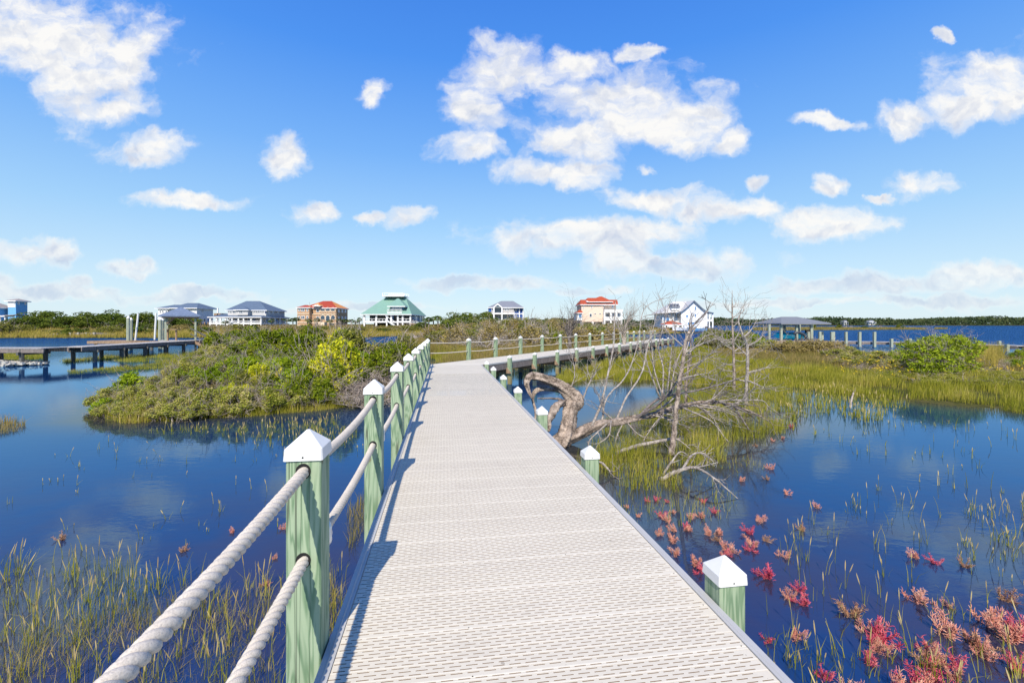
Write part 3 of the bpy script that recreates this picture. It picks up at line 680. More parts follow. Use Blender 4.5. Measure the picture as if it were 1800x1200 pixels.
for px, Y in ((1352, 49), (1373, 49), (1426, 49), (1379, 54), (1405, 54), (1400, 49), (1427, 54)):
    xx = (px - 900) / FP * Y; g = WB(bh); g.box(xx - .11, xx + .11, Y - .11, Y + .11, -1.1, zr - .1); g.part('post', M['old_post'])
g = WB(bh); g.box(X(1341), X(1430), 48.2, 49.0, .4, .55); g.part('platform', M['brown_wood'])
bt = empty('boat', (X(1385), 51, .6)); tag(bt, 'bright turquoise covered boat on the lift inside the open boathouse', 'boat')
g = WB(bt); M['turq'] = plain('turquoise_cover', (0.0, 0.55, 0.75), 0.5, 0.1)
hx = np.linspace(X(1362), X(1418), 9); prof = [(.25, .35), (.8, .5), (1, .6), (1, .62), (1, .62), (1, .62), (1, .6), (.95, .6), (.9, .6)]
vs = []
for x_, (w_, h_) in zip(hx, prof):
    for yo, zo in ((-1, .55), (-.9, .0), (0, -.25), (.9, 0), (1, .55), (0, .85)): vs.append((x_, 51 + yo * w_ * 1.0, .75 + zo * .75))
q_ = [(k * 6 + j, k * 6 + (j + 1) % 6, k * 6 + 6 + (j + 1) % 6, k * 6 + 6 + j) for k in range(8) for j in range(6)]
g.addx(vs, q_ + [(0, 1, 2, 3), (0, 3, 4, 5), (48, 51, 50, 49), (48, 53, 52, 51)]); g.part('hull', M['turq'], smooth=False)
ol = g = WB(bt); g.box(X(1418), X(1423), 50.7, 51.3, .5, 1.7); g.part('outboard_motor', M['black'])
sl_ = empty('water_slide', (X(1412), 48.2, .5)); tag(sl_, 'dark curved slide on the pier beside the boathouse', 'slide')
g = WB(sl_); M['char'] = plain('charcoal_plastic', (0.05, 0.055, 0.06), 0.4, .1)
g.tube([P(1396, 588, 48), P(1398, 584.5, 48), P(1405, 584, 48), P(1412, 587, 48), P(1418, 594, 48), P(1424, 599, 48)], .14, 7); g.part('chute', M['char'], smooth=True)
g = WB(sl_)
for px in (1399, 1409): g.bar(P(px, 586, 48.1), P(px + 1, 598, 48.1), .07, .07)
g.part('frame', M['char'])
# low bulkhead walkway along the far left shore
bk = empty('shore_walkway', (-80, 83, 0)); tag(bk, 'low timber walkway on short posts along the grassy far left shore', 'walkway')
line = [(-40, 592.5), (20, 592), (75, 591), (108, 586.5), (170, 586), (205, 588)]
L_ = [P(px, py, 80) for px, py in line]
for A, B_ in zip(L_[:-1], L_[1:]): g = WB(bk); g.bar(A, B_, .6, .28); g.part('deck', M['beam'])
for px in range(-30, 175, 14):
    y_ = np.interp(px, [l[0] for l in line], [l[1] for l in line]); p = P(px, y_ - 2, 79.6); g = WB(bk); g.box(p[0] - .15, p[0] + .15, 79.45, 79.75, -.4, p[2]); g.part('post', M['grey_plank'])
# oyster bar at left
g = MB()
for k in range(700):
    u = random.random(); px = -60 + 143 * u; py = 640 + 4 * (1 - u) + random.uniform(-3, 3) * (1.15 - u * .8); p = G(px, py)
    r_ = random.uniform(.035, .10); vs = RNG.normal(size=(8, 3)); c = np.array([(-1, -1, -1), (1, -1, -1), (1, 1, -1), (-1, 1, -1), (-1, -1, 1), (1, -1, 1), (1, 1, 1), (-1, 1, 1)]) * np.array((1, 1, .6)) + vs * .35
    g.add(c * r_ + (p[0], p[1], .08 + .28 * (1 - u) * random.random()), [(0, 3, 2, 1), (4, 5, 6, 7), (0, 1, 5, 4), (1, 2, 6, 5), (2, 3, 7, 6), (3, 0, 4, 7)])
M['shell'] = plain('oyster_shell', (0.50, 0.47, 0.42), .8, .35, 7)
o = g.build('oyster_bar', M['shell']); tag(o, 'heap of pale oyster shells in the shallows beside the left dock', 'oyster shells', kind='stuff')
# ------------------------------------------------------------------ houses
def sidingmat(name, col, pitch=0.25, var=0.1, amt=0.12):
    m, t, out = newmat(name); tc = t.node('ShaderNodeTexCoord'); sp = t.node('ShaderNodeSeparateXYZ', {0: tc.outputs['Object']})
    f = t.m('FRACT', t.m('DIVIDE', sp.outputs[2], pitch)); ln = t.sstep(f, 0.0, 0.18, 1, 0)
    n = t.noise(tc.outputs['Object'], 1.2, 4, .6); c = t.mix(n, c4([a * (1 - var) for a in col]), c4([min(1, a * (1 + var)) for a in col]))
    c = t.mix(t.m('MULTIPLY', ln, amt), c, (0, 0, 0, 1))
    b = t.node('ShaderNodeBsdfPrincipled', {'Base Color': c, 'Roughness': .8, 'Specular IOR Level': .2}); t.set(out.inputs[0], b.outputs[0]); return m
M['h_blue'] = sidingmat('blue_shade_and_paint', (0.16, 0.38, 0.62)); M['h_white'] = sidingmat('white_siding', (0.72, 0.72, 0.72), .25, .04, .08)  # blue on the tower house holds the shade of a paler wall
M['h_grey'] = sidingmat('grey_siding', (0.52, 0.51, 0.50)); M['h_slate'] = sidingmat('slate_blue_siding', (0.10, 0.20, 0.36))
M['h_cream'] = sidingmat('cream_stucco', (0.72, 0.56, 0.45), 9, .04, .02); M['h_shake'] = sidingmat('grey_shake', (0.40, 0.38, 0.37), .2, .2, .2)
M['h_royal'] = sidingmat('royal_blue_siding', (0.03, 0.09, 0.30)); M['white'] = plain('white_paint', (0.80, 0.80, 0.80), .5, .03)
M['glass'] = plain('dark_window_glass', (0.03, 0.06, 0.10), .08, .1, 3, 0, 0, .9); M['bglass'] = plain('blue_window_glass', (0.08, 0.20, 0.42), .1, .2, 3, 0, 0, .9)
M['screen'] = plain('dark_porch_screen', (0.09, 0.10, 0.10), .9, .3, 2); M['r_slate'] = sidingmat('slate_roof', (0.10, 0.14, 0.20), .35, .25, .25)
M['r_tan'] = sidingmat('tan_shingle_roof', (0.30, 0.27, 0.25), .3, .2, .2); M['r_green'] = sidingmat('green_metal_roof', (0.19, 0.33, 0.26), 30, .15, .02)
M['r_red'] = sidingmat('red_tile_roof', (0.34, 0.055, 0.03), .35, .3, .35); M['r_orange'] = sidingmat('orange_tile_roof', (0.62, 0.24, 0.07), .35, .25, .25)
M['r_terra'] = sidingmat('terracotta_roof', (0.40, 0.075, 0.03), .35, .25, .3); M['r_grey'] = sidingmat('grey_shingle_roof', (0.20, 0.21, 0.24), .3, .2, .2)
m, t, out = newmat('tan_brick'); tc = t.node('ShaderNodeTexCoord'); bk_ = t.node('ShaderNodeTexBrick'); 
t.set(bk_.inputs['Vector'], t.vm('MULTIPLY', t.node('ShaderNodeCombineXYZ', {0: t.node('ShaderNodeSeparateXYZ', {0: tc.outputs['Object']}).outputs[0], 1: t.node('ShaderNodeSeparateXYZ', {0: tc.outputs['Object']}).outputs[2]}), (1, 1, 1)))
bk_.inputs['Color1'].default_value = (0.48, 0.28, 0.14, 1); bk_.inputs['Color2'].default_value = (0.36, 0.19, 0.09, 1); bk_.inputs['Mortar'].default_value = (0.5, .4, .3, 1); bk_.inputs['Scale'].default_value = 2.2
b = t.node('ShaderNodeBsdfPrincipled', {'Base Color': bk_.outputs[0], 'Roughness': .85}); t.set(out.inputs[0], b.outputs[0]); M['brick'] = m
M['stone'] = plain('cream_stone_trim', (0.68, 0.56, 0.42), .8, .05)

class House:
    def __init__(s, name, label, pxc, Y, base=None, rz=0):
        s.Y = Y; s.k = Y / FP; z = float(hgt(np.array([(pxc - 900) * s.k]), np.array([Y]))[0]); s.gz = max(z, 0.2)
        s.root = empty(name, ((pxc - 900) * s.k, Y, s.gz)); tag(s.root, label, 'house')
    def x(s, px): return (px - 900) * s.k
    def z(s, py): return CAMZ - (py - HOR) * s.k
    def box(s, part, mat, a, b, top, bot, d0=0, d1=8, par=None):
        g = WB(s.root); g.box(s.x(a), s.x(b), s.Y + d0, s.Y + d1, s.z(bot), s.z(top))
        o = g.part(part, M[mat]); 
        if par: o.parent = par
        return o
    def win(s, a, b, top, bot, d=0, glass='glass', frame='white', f=0.10):
        g = WB(s.root); x0, x1, z0, z1 = s.x(a), s.x(b), s.z(bot), s.z(top); y = s.Y + d
        for bx in ((x0, x0 + f, z0, z1), (x1 - f, x1, z0, z1), (x0 + f, x1 - f, z0, z0 + f), (x0 + f, x1 - f, z1 - f, z1)): g.box(bx[0], bx[1], y - .10, y - .003, bx[2], bx[3])
        if x1 - x0 > 1.1: g.box((x0 + x1) / 2 - .05, (x0 + x1) / 2 + .05, y - .09, y - .003, z0 + f, z1 - f)
        o = g.part('window', M[frame]); g = WB(s.root); g.box(x0 + f, x1 - f, y - .05, y - .004, z0 + f, z1 - f); p = g.part('pane', M[glass]); p.parent = o; return o
    def hip(s, a, b, eave, ra, rb, ridge, d0, d1, mat, mats=None, ov=.1, sideR=None):
        g = WB(s.root); z0, z1 = s.z(eave), s.z(ridge); y0, y1 = s.Y + d0, s.Y + d1; ym = (y0 + y1) / 2; km = ym / FP; z1 = CAMZ - (ridge - HOR) * km
        v = [(s.x(a), y0, z0), (s.x(b), y0, z0), (s.x(b), y1, z0), (s.x(a), y1, z0), ((ra - 900) * km, ym, z1), ((rb - 900) * km, ym, z1)]
        lo = [(p[0], p[1], z0 - .22) for p in v[:4]]
        g.addx(v + lo, [(0, 1, 5, 4), (2, 3, 4, 5)], [(3, 0, 4)]); g.addx(v, None, [(1, 2, 5)], 1)
        g.addx(v + lo, [(0, 6, 7, 1), (1, 7, 8, 2), (2, 8, 9, 3), (3, 9, 6, 0), (6, 9, 8, 7)], None, 2)
        return g.part('roof', [M[mat], M[mats or mat], M['white']])
    def swin(s, edge, a, b, top, bot, glass='glass', dd=0.0):      # window in the wall that faces right
        xw = s.x(edge); ya = xw * FP / (a - 900); yb = xw * FP / (b - 900); y0, y1 = min(ya, yb), max(ya, yb); km = (y0 + y1) / 2 / FP; z1 = CAMZ - (top - HOR) * km; z0 = CAMZ - (bot - HOR) * km; f = .1
        g = WB(s.root); g.box(xw, xw + .1, y0, y0 + f, z0, z1); g.box(xw, xw + .1, y1 - f, y1, z0, z1); g.box(xw, xw + .1, y0 + f, y1 - f, z0, z0 + f); g.box(xw, xw + .1, y0 + f, y1 - f, z1 - f, z1)
        o = g.part('window', M['white']); g = WB(s.root); g.box(xw, xw + .05, y0 + f, y1 - f, z0 + f, z1 - f); p = g.part('pane', M[glass]); p.parent = o
    def scol(s, part, edge, px, top, bot, w_=.3, mat='white'):      # column standing along the right side
        xw = s.x(edge); y = xw * FP / (px - 900); km = y / FP; g = WB(s.root); g.box(xw - w_ / 2, xw + w_ / 2, y - w_ / 2, y + w_ / 2, CAMZ - (bot - HOR) * km, CAMZ - (top - HOR) * km); g.part(part, M[mat])
    def col(s, part, px, top, bot, d=0, w_=.28, mat='white'):
        g = WB(s.root); x_ = s.x(px); g.box(x_ - w_ / 2, x_ + w_ / 2, s.Y + d, s.Y + d + w_, s.z(bot), s.z(top)); return g.part(part, M[mat])
    def rail(s, a, b, top, bot, d=0, mat='white', gap=.35):
        g = WB(s.root); x0, x1, z0, z1 = s.x(a), s.x(b), s.z(bot), s.z(top); y = s.Y + d
        g.box(x0, x1, y, y + .1, z1 - .1, z1); g.box(x0, x1, y + .01, y + .09, z0, z0 + .1)
        n = max(2, int((x1 - x0) / gap))
        for i in range(n + 1):
            xx = x0 + (x1 - x0) * i / n; g.box(xx - .045, xx + .045, y + .02, y + .08, z0 + .1, z1 - .1)
        return g.part('railing', M[mat])
    def stair(s, a, b, top, bot, d=-3, mat='white'):
        root = None; g = WB(s.root); n = 9
        for i in range(n):
            xx0 = s.x(a + (b - a) * i / n); xx1 = s.x(a + (b - a) * (i + 1) / n); zz_ = s.z(top + (bot - top) * (i + .5) / n)
            g.box(min(xx0, xx1), max(xx0, xx1), s.Y + d, s.Y + d + 1.4, zz_ - .3, zz_)
        for dz in (0.1, 1.0): g.bar((s.x(a), s.Y + d - .03, s.z(top) + dz), (s.x(b), s.Y + d - .03, s.z(bot) + dz), .08, .12)
        return g.part('stairs', M[mat])

# 1 tower house, far left: shade coloured blue, sunlit patch white
h = House('tower_house', 'pale house, shade coloured blue, with a square lookout tower at the far left edge', 20, 118)
h.box('tower', 'h_blue', 14, 28, 528.5, 577, 0, 2.8); h.box('wall', 'h_blue', -45, 9, 541, 577, -1.5, 1.9)  # shade on a paler wall put into the blue
h.hip(10.5, 31, 528.5, 29, 33, 525, -.5, 3.4, 'r_tan'); h.hip(-60, 12, 541, -22, -8, 530.5, -2.0, 2.4, 'r_tan')
h.box('tower_sunlit_patch', 'h_white', 14, 27.5, 531, 540, -.06, 0)  # sunlit part of the tower painted as a white patch
h.win(24.4, 27, 530.5, 534.8, -.06)
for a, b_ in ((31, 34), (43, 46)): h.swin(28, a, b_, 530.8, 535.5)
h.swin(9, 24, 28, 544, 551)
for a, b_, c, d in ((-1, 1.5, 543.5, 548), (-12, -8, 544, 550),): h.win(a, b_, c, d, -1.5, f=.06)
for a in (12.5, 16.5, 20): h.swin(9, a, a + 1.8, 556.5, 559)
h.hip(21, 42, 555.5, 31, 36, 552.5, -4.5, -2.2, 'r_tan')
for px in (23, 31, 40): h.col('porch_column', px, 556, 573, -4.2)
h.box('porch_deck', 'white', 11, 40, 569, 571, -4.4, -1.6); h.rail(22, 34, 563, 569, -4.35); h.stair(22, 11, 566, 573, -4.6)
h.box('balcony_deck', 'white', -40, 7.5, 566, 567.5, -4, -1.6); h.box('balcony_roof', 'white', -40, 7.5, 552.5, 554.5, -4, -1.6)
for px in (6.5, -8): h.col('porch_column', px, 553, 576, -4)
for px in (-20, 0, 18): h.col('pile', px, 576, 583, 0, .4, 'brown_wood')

# 2 long grey-roofed house
h = House('long_house', 'long white house with slate hip roof behind the dock shelter', 328, 138)
h.box('wall', 'h_white', 278, 346, 542, 571, 0, 7.5)
h.hip(274, 322, 541.5, 306, 318, 535.5, -.5, 8, 'r_slate'); h.hip(300, 349, 541, 330, 349, 532.5, -.7, 9.5, 'r_slate')
for a in (280.5, 285, 291): h.win(a, a + 3, 545, 549.5); h.win(a, a + 3, 557.5, 561.5)
for a in (302, 308, 325, 332): h.win(a, a + 4, 544, 549.5)
for a in (322, 328, 334): h.win(a, a + 4, 558, 564)
h.box('recess', 'screen', 295, 301, 545, 549, -.05, 0)
h.swin(346, 354, 358, 544, 547.5); h.swin(346, 364, 368, 555, 565, 'bglass'); h.swin(346, 358, 361, 559, 566)
h.box('balcony_screen', 'brown_wood', 372, 384.5, 550.5, 554.5, 1, 4); h.col('balcony_post', 378.5, 541, 575, 1); h.col('balcony_post', 384, 551, 575, 1)
h.box('lower_deck', 'brown_wood', 347, 354, 569, 571, -1, 7.5)
for px in (348, 355, 361, 367, 372): h.scol('pile', 354, px + 5, 566, 577, .3, 'brown_wood')
for px in (282, 300, 318, 336): h.col('pile', px, 571, 578, 1, .5, 'h_grey')

# 3 house with veranda
h = House('veranda_house', 'grey two-storey house with slate hip roof and white wraparound veranda', 438, 132)
h.box('wall', 'h_grey', 393, 461, 544, 571, 2, 13)
h.box('bay', 'h_grey', 412, 433.5, 544, 553.5, .6, 2)
h.hip(389, 464, 544.5, 433, 456, 529, 1.6, 13.6, 'r_slate'); h.hip(410, 436, 544, 420, 427, 538, .1, 5, 'r_slate')
h.hip(372, 466, 557, 396, 470, 551.5, -2, 15, 'r_slate')
h.box('veranda_ceiling', 'white', 374, 465, 557.5, 558.6, -1.8, 14.8)
for px in (376, 387, 403, 414, 425, 434, 447, 464): h.col('veranda_column', px, 558.4, 574.5, -1.7, .34)
for px in (473, 483, 492, 501): h.scol('veranda_column', 464, px, 558.5, 574, .34)
h.box('veranda_deck', 'white', 374, 465, 568, 569.6, -1.75, 14.8); h.rail(376, 464, 563.8, 568, -1.7)
for a, b_, c, d in ((396, 400, 546, 549), (402, 410, 545, 550), (418, 425, 545, 550.5), (437, 440, 546, 549), (442.5, 450, 545, 549), (452.5, 456, 546, 549)): h.win(a, b_, c, d, .6 if 412 < a < 433 else 2)
for a in (465, 471, 478, 487): h.swin(461, a, a + 3.6, 546, 551, 'bglass')
for a in (467, 475, 484): h.swin(461, a, a + 4, 560, 566, 'bglass')
for a in (396, 405, 428, 437, 450): h.win(a, a + 5, 559.5, 566, 2, 'bglass')
h.box('garage_door', 'screen', 428, 436, 569.5, 574, 1.9, 2); h.stair(419, 405, 566, 575, -3.6); 
for px in (405, 440, 458): h.col('pile', px, 570, 577, 3, .6, 'h_grey')

# 4 brick house with red tiles
h = House('brick_house', 'tan brick three-storey house with red and orange tile roof and arches', 569, 140)
h.box('wall', 'brick', 548, 591, 541, 576, 0, 9.7); h.box('left_wing', 'brick', 527, 548, 541, 577, -1.6, 8)
h.hip(525.5, 550, 540.5, 536, 541, 536, -2.0, 5, 'r_red', 'r_orange'); h.hip(532, 593, 541, 568, 583, 529, -.4, 10.2, 'r_red', 'r_orange'); h.hip(552, 566, 537.5, 558, 560, 532.5, -1.2, 3, 'r_orange')
h.box('dormer_wall', 'white', 555.5, 562, 535.5, 539, -1, 1); h.win(557, 560.5, 536, 538.5, -1.05, f=.06)
for y_ in (550.7, 566): h.box('string_course', 'stone', 526.8, 548, y_, y_ + 1.4, -1.75, -1.6); h.box('string_course', 'stone', 548, 591.3, y_ + .6, y_ + 2, -.15, 0)
for a, b_ in ((529, 532), (533.5, 540), (543, 546)):
    for t_, bt_ in ((542.5, 547.5), (555, 560.5)): h.win(a, b_, t_, bt_, -1.6)
h.win(556, 561.5, 543, 548.5); h.win(556, 561.5, 556, 561)
def arch(px, top, bot, hw):
    for grow, mat, nm, dd in ((1.15, 'stone', 'arch_surround', .10), (0, 'glass', 'arch_opening', .16)):
        g = WB(h.root); r_ = (hw + grow) * h.k; x_ = h.x(px); zt = h.z(top + hw); zb = h.z(bot + grow * .6)
        an = np.linspace(0, np.pi, 9); pr_ = [(x_ + r_ * math.cos(a_), zt + r_ * math.sin(a_)) for a_ in an] + [(x_ - r_, zb), (x_ + r_, zb)]
        n = len(pr_); vs = [(x_, h.Y - dd, zt)] + [(a_, h.Y - dd, b_) for a_, b_ in pr_] + [(a_, h.Y, b_) for a_, b_ in pr_]
        g.addx(vs, [(1 + k, 1 + n + k, 1 + n + (k + 1) % n, 1 + (k + 1) % n) for k in range(n)], [(0, 1 + k, 1 + (k + 1) % n) for k in range(n)]); g.part(nm, M[mat])
for px in (567.6, 576.4, 585.4): arch(px, 540.8, 546, 3.2); arch(px, 554.2, 561 if px != 576.4 else 563.5, 3.3)
h.rail(563, 590, 546.5, 549.5, -.5, 'stone', .5); h.stair(571, 565, 562, 574, -3, 'stone'); h.box('stair_wall', 'stone', 570, 578, 566, 576, -3.4, -1.2)
for a in (594, 600, 605.5): h.swin(591, a, a + 3, 544, 549.5, 'bglass'); h.swin(591, a, a + 3, 556, 561, 'bglass')
h.box('garage_door', 'screen', 579, 588, 568, 576, -.05, 0); h.box('base_band', 'stone', 526.5, 548.3, 571, 577.5, -1.8, -1.6)

# 5 green-roofed house
h = House('green_roof_house', 'white house under a huge green metal hip roof with rooftop railing', 693, 128)
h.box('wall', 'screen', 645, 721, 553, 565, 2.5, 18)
h.hip(636.5, 725.5, 552.3, 679, 713, 522, -1.5, 20, 'r_green'); 
h.box('roof_deck', 'white', 661.5, 701, 517.5, 518.7, 6.0, 12.5); h.rail(662, 701, 511.8, 517.5, 6.1, 'white', .6); h.rail(662, 701, 511.8, 517.5, 12.3, 'white', .6)
for px in (662, 701): h.col('deck_post', px, 511.4, 517.6, 6.1, .2)
h.hip(681.5, 713, 538, 698, 701, 524.5, -.6, 10, 'r_green'); h.box('dormer_wall', 'h_slate', 686, 708, 538.6, 549.5, 1.2, 6)
for a in (688, 693.5, 699.5): h.win(a, a + 5, 539.5, 546.5, 1.2, 'bglass')
h.box('dormer_balcony', 'white', 682, 708, 549.3, 550.2, -.9, 1.2); h.rail(682, 707.5, 543.5, 549.4, -.8)
for px in (642, 663, 681.5, 689, 700.5, 709, 722.5): h.col('veranda_column', px, 552.8, 576, -.9, .42)
h.box('veranda_deck', 'white', 641, 723, 564.8, 567, -.95, 2.5); h.rail(643, 680, 560, 564.8, -.8, 'white', .9); h.rail(701, 722, 560, 564.8, -.8, 'white', .9)
for a in (725, 731, 737): h.swin(721, a, a + 4.5, 556, 565, 'bglass')
for px in (730, 738, 745): h.scol('veranda_column', 723, px, 554.5, 574, .4)
h.stair(682, 699, 561.5, 572, -2.6); h.box('side_deck', 'brown_wood', 722, 735, 568.5, 570, -1.2, 2); h.rail(723, 735, 563.8, 568.5, -1.1, 'grey_plank')
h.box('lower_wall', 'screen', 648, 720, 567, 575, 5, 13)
for px in (724, 729, 734): h.col('pile', px, 568, 577, -1, .3, 'brown_wood')
h.box('door', 'bglass', 685, 688, 554, 563.5, 2.4, 2.5)

# 6 blue-grey house
h = House('shingled_house', 'tall grey shingled house with blue corners and balcony behind shrubs', 889, 150)
h.box('wall', 'h_shake', 858, 903, 540.5, 572, 0, 10); h.box('side_wall', 'h_royal', 903, 919.5, 540.5, 570, .8, 10)
h.hip(857, 921, 540.3, 881, 902, 529, -.5, 11, 'r_grey')
g = WB(h.root); zz1, zz0 = h.z(533.5), h.z(540.3)
g.addx([(h.x(867), h.Y - 1.6, zz0), (h.x(883.5), h.Y - 1.6, zz0), (h.x(875.2), h.Y - 1.6, zz1), (h.x(867), h.Y + 4, zz0), (h.x(883.5), h.Y + 4, zz0), (h.x(875.2), h.Y + 4, zz1)], [(0, 3, 5, 2), (1, 2, 5, 4)], [(0, 2, 1)]); g.part('gable', M['white'])
g = WB(h.root); g.addx([(h.x(870), h.Y - 1.63, zz0 + .1), (h.x(880.5), h.Y - 1.63, zz0 + .1), (h.x(875.2), h.Y - 1.63, zz1 - .45)], None, [(0, 1, 2)]); g.part('gable_window', M['glass'])
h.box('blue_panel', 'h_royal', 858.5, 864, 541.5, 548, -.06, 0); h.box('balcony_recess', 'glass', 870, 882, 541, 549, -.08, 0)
for px in (868.5, 882.5): h.col('balcony_column', px, 540.5, 562, -1.6, .4)
h.box('band', 'white', 857, 903, 550.5, 552.5, -1.65, 0); h.box('band', 'white', 903, 920, 550.5, 552, .6, .8)
for a in (864.5, 887.5, 891.5): h.win(a, a + 3.2, 541.5, 546.5)
for a in (876, 886.5, 894): h.win(a, a + 3.5, 554, 561)
h.win(905.5, 909, 541.5, 547, .8); h.win(905.5, 909, 554, 559, .8)
for px in (903.5, 913, 919.5): h.col('corner_column', px, 540.5, 572, .5, .3)

# 7 cream house with terracotta roof
h = House('cream_house', 'peach stucco house with terracotta roof and white arched balconies', 1050, 142)
h.box('wall', 'h_cream', 1022, 1061, 535, 565.5, 0, 10); h.box('right_wall', 'h_cream', 1061, 1084, 535, 565, 1.2, 10)
h.hip(1019.5, 1086, 535, 1020.5, 1085, 526.8, -.5, 11, 'r_terra'); h.hip(1032, 1078, 530, 1054, 1058, 521, 0, 9, 'r_terra'); h.hip(1032, 1056, 528.2, 1033, 1055, 523.5, 2, 9, 'r_terra')
h.box('bay', 'white', 1012.5, 1022, 551, 563, -1.5, 5); h.hip(1011.5, 1023, 550, 1019, 1022, 544, -2, 5, 'r_terra'); h.win(1015.5, 1021.3, 551.5, 558.5, -1.5, 'bglass')
h.win(1025, 1027, 536, 542, 0, 'glass'); h.win(1039, 1041.5, 535.5, 542); h.win(1036, 1040.5, 551, 557); h.win(1044.5, 1048, 550, 552, f=.06); h.win(1053, 1056.5, 550, 552, f=.06)
h.win(1061.5, 1064, 536, 541.5, 1.2, 'bglass'); h.win(1077, 1080, 535.5, 541, 1.2, 'bglass')
h.box('balcony', 'white', 1060, 1092, 544, 549.8, -2, 1.2); h.box('lower_balcony', 'white', 1060, 1091, 557, 563.5, -2, 1.2); h.box('porch_wall', 'h_cream', 1061, 1089, 549.8, 557, -.5, 1.2)
for a, b_ in ((1060.8, 1070.5), (1072.5, 1080.5), (1082, 1088.5)): h.win(a, b_, 550.4, 556.8, -.5, 'bglass' if a > 1070 else 'glass')
for px in (1060.5, 1071.5, 1081.2, 1090): h.col('porch_column', px, 549, 570, -1.95, .5)
for px in (1022, 1042, 1061, 1084): h.col('pile', px, 565.5, 578, 0, .6, 'white')
h.box('base', 'h_grey', 1014, 1084, 565.5, 570, 2, 9)

# 8 white gable house
h = House('gable_house', 'white gabled cottage with flared eaves and blue porch windows beside the inlet', 1215, 124)
k = h.k
prof = [(1187.5, 549.5), (1197, 547), (1205, 541), (1219, 528), (1233, 541), (1241, 547), (1253, 549.5)]
g = WB(h.root); n = 7
for d_, dd in ((0, 12),):
    pass
fr = [(h.x(a), h.Y - .6, h.z(b_)) for a, b_ in prof]; bkk = [(h.x(a), h.Y + 12, h.z(b_)) for a, b_ in prof]; fr2 = [(a, b_, c - .28) for a, b_, c in fr]; bk2 = [(a, b_, c - .28) for a, b_, c in bkk]
g.addx(fr + bkk + fr2 + bk2, [(i_, i_ + 1, n + i_ + 1, n + i_) for i_ in range(6)] + [(2 * n + i_, 3 * n + i_, 3 * n + i_ + 1, 2 * n + i_ + 1) for i_ in range(6)])
g.addx(fr + fr2, [(i_, n + i_, n + i_ + 1, i_ + 1) for i_ in range(6)], None, 1)
g.part('roof', [M['h_grey'], M['r_slate']])
g = WB(h.root); wp = [(1197, 547.8), (1205, 542), (1219, 529.5), (1233, 542), (1241, 547.8)]
vs = [(h.x(a), h.Y, h.z(b_)) for a, b_ in wp] + [(h.x(1241), h.Y, h.z(577)), (h.x(1197), h.Y, h.z(577))]; vb = [(a, h.Y + 11.5, c) for a, b_, c in vs]
g.addx(vs + vb, [(0, 1, 3, 4), (0, 4, 5, 6), (4, 11, 12, 5), (6, 13, 7, 0)], [(1, 2, 3)]); g.part('wall', M['h_white'])
for a, b_, c, d in ((1220.5, 1224, 538, 545), (1220.5, 1224, 551, 557.5), (1205, 1210, 553, 558), (1215, 1221.5, 565.5, 570.5), (1220, 1226, 572, 574.5), (1208, 1212, 566, 571)): h.win(a, b_, c, d, 0, 'bglass')
h.box('left_porch_wall', 'h_white', 1188, 1197, 549, 576, 1.5, 11); h.win(1188.5, 1196.5, 551.5, 559, 1.5)
h.box('right_porch_wall', 'bglass', 1241, 1250, 550, 575, 2, 11); h.box('porch_floor', 'white', 1241, 1253, 563, 565, -.3, 11); h.rail(1241.5, 1252.5, 560, 563, -.2)
for px in (1241.8, 1246.5, 1252.3): h.col('porch_column', px, 549.8, 576, -.25, .32)
g = WB(h.root); y = h.Y + 5
g.addx([(h.x(1164), y - 4.5, h.z(550.5)), (h.x(1219), y - 4.5, h.z(547)), (h.x(1219), y, h.z(528)), (h.x(1194), y, h.z(528.5)), (h.x(1164), y + 5, h.z(550.5)), (h.x(1219), y + 5, h.z(547))], [(0, 1, 2, 3), (5, 4, 3, 2)], [(0, 3, 4)]); g.part('wing_roof', M['h_grey'])
h.box('wing_wall', 'h_white', 1168, 1197, 550.5, 575, 2.2, 9); h.box('sunroom', 'bglass', 1170, 1181, 551.5, 563, 1.8, 2.2)
for px in (1169, 1174, 1181, 1187): h.col('wing_column', px, 550.5, 576, 1.7, .25)
for px in (1184.5, 1189.2, 1194.5):
    g = WB(h.root); x0, x1 = h.x(px - 2), h.x(px + 2); g.box(x0, x1, h.Y + .8, h.Y + 4, h.z(545), h.z(540)); o = g.part('dormer', M['white'])
    g = WB(h.root); g.addx([(x0 - .1, h.Y + .5, h.z(540)), (x1 + .1, h.Y + .5, h.z(540)), (h.x(px), h.Y + .5, h.z(533.5)), (x0 - .1, h.Y + 4, h.z(540)), (x1 + .1, h.Y + 4, h.z(540)), (h.x(px), h.Y + 4, h.z(533.5))], [(0, 3, 5, 2), (1, 2, 5, 4)], [(0, 1, 2)]); g.part('dormer_roof', M['r_grey']).parent = o
for px in (1175, 1197, 1218, 1240): h.col('pile', px, 576, 583, .2, .4, 'brown_wood')

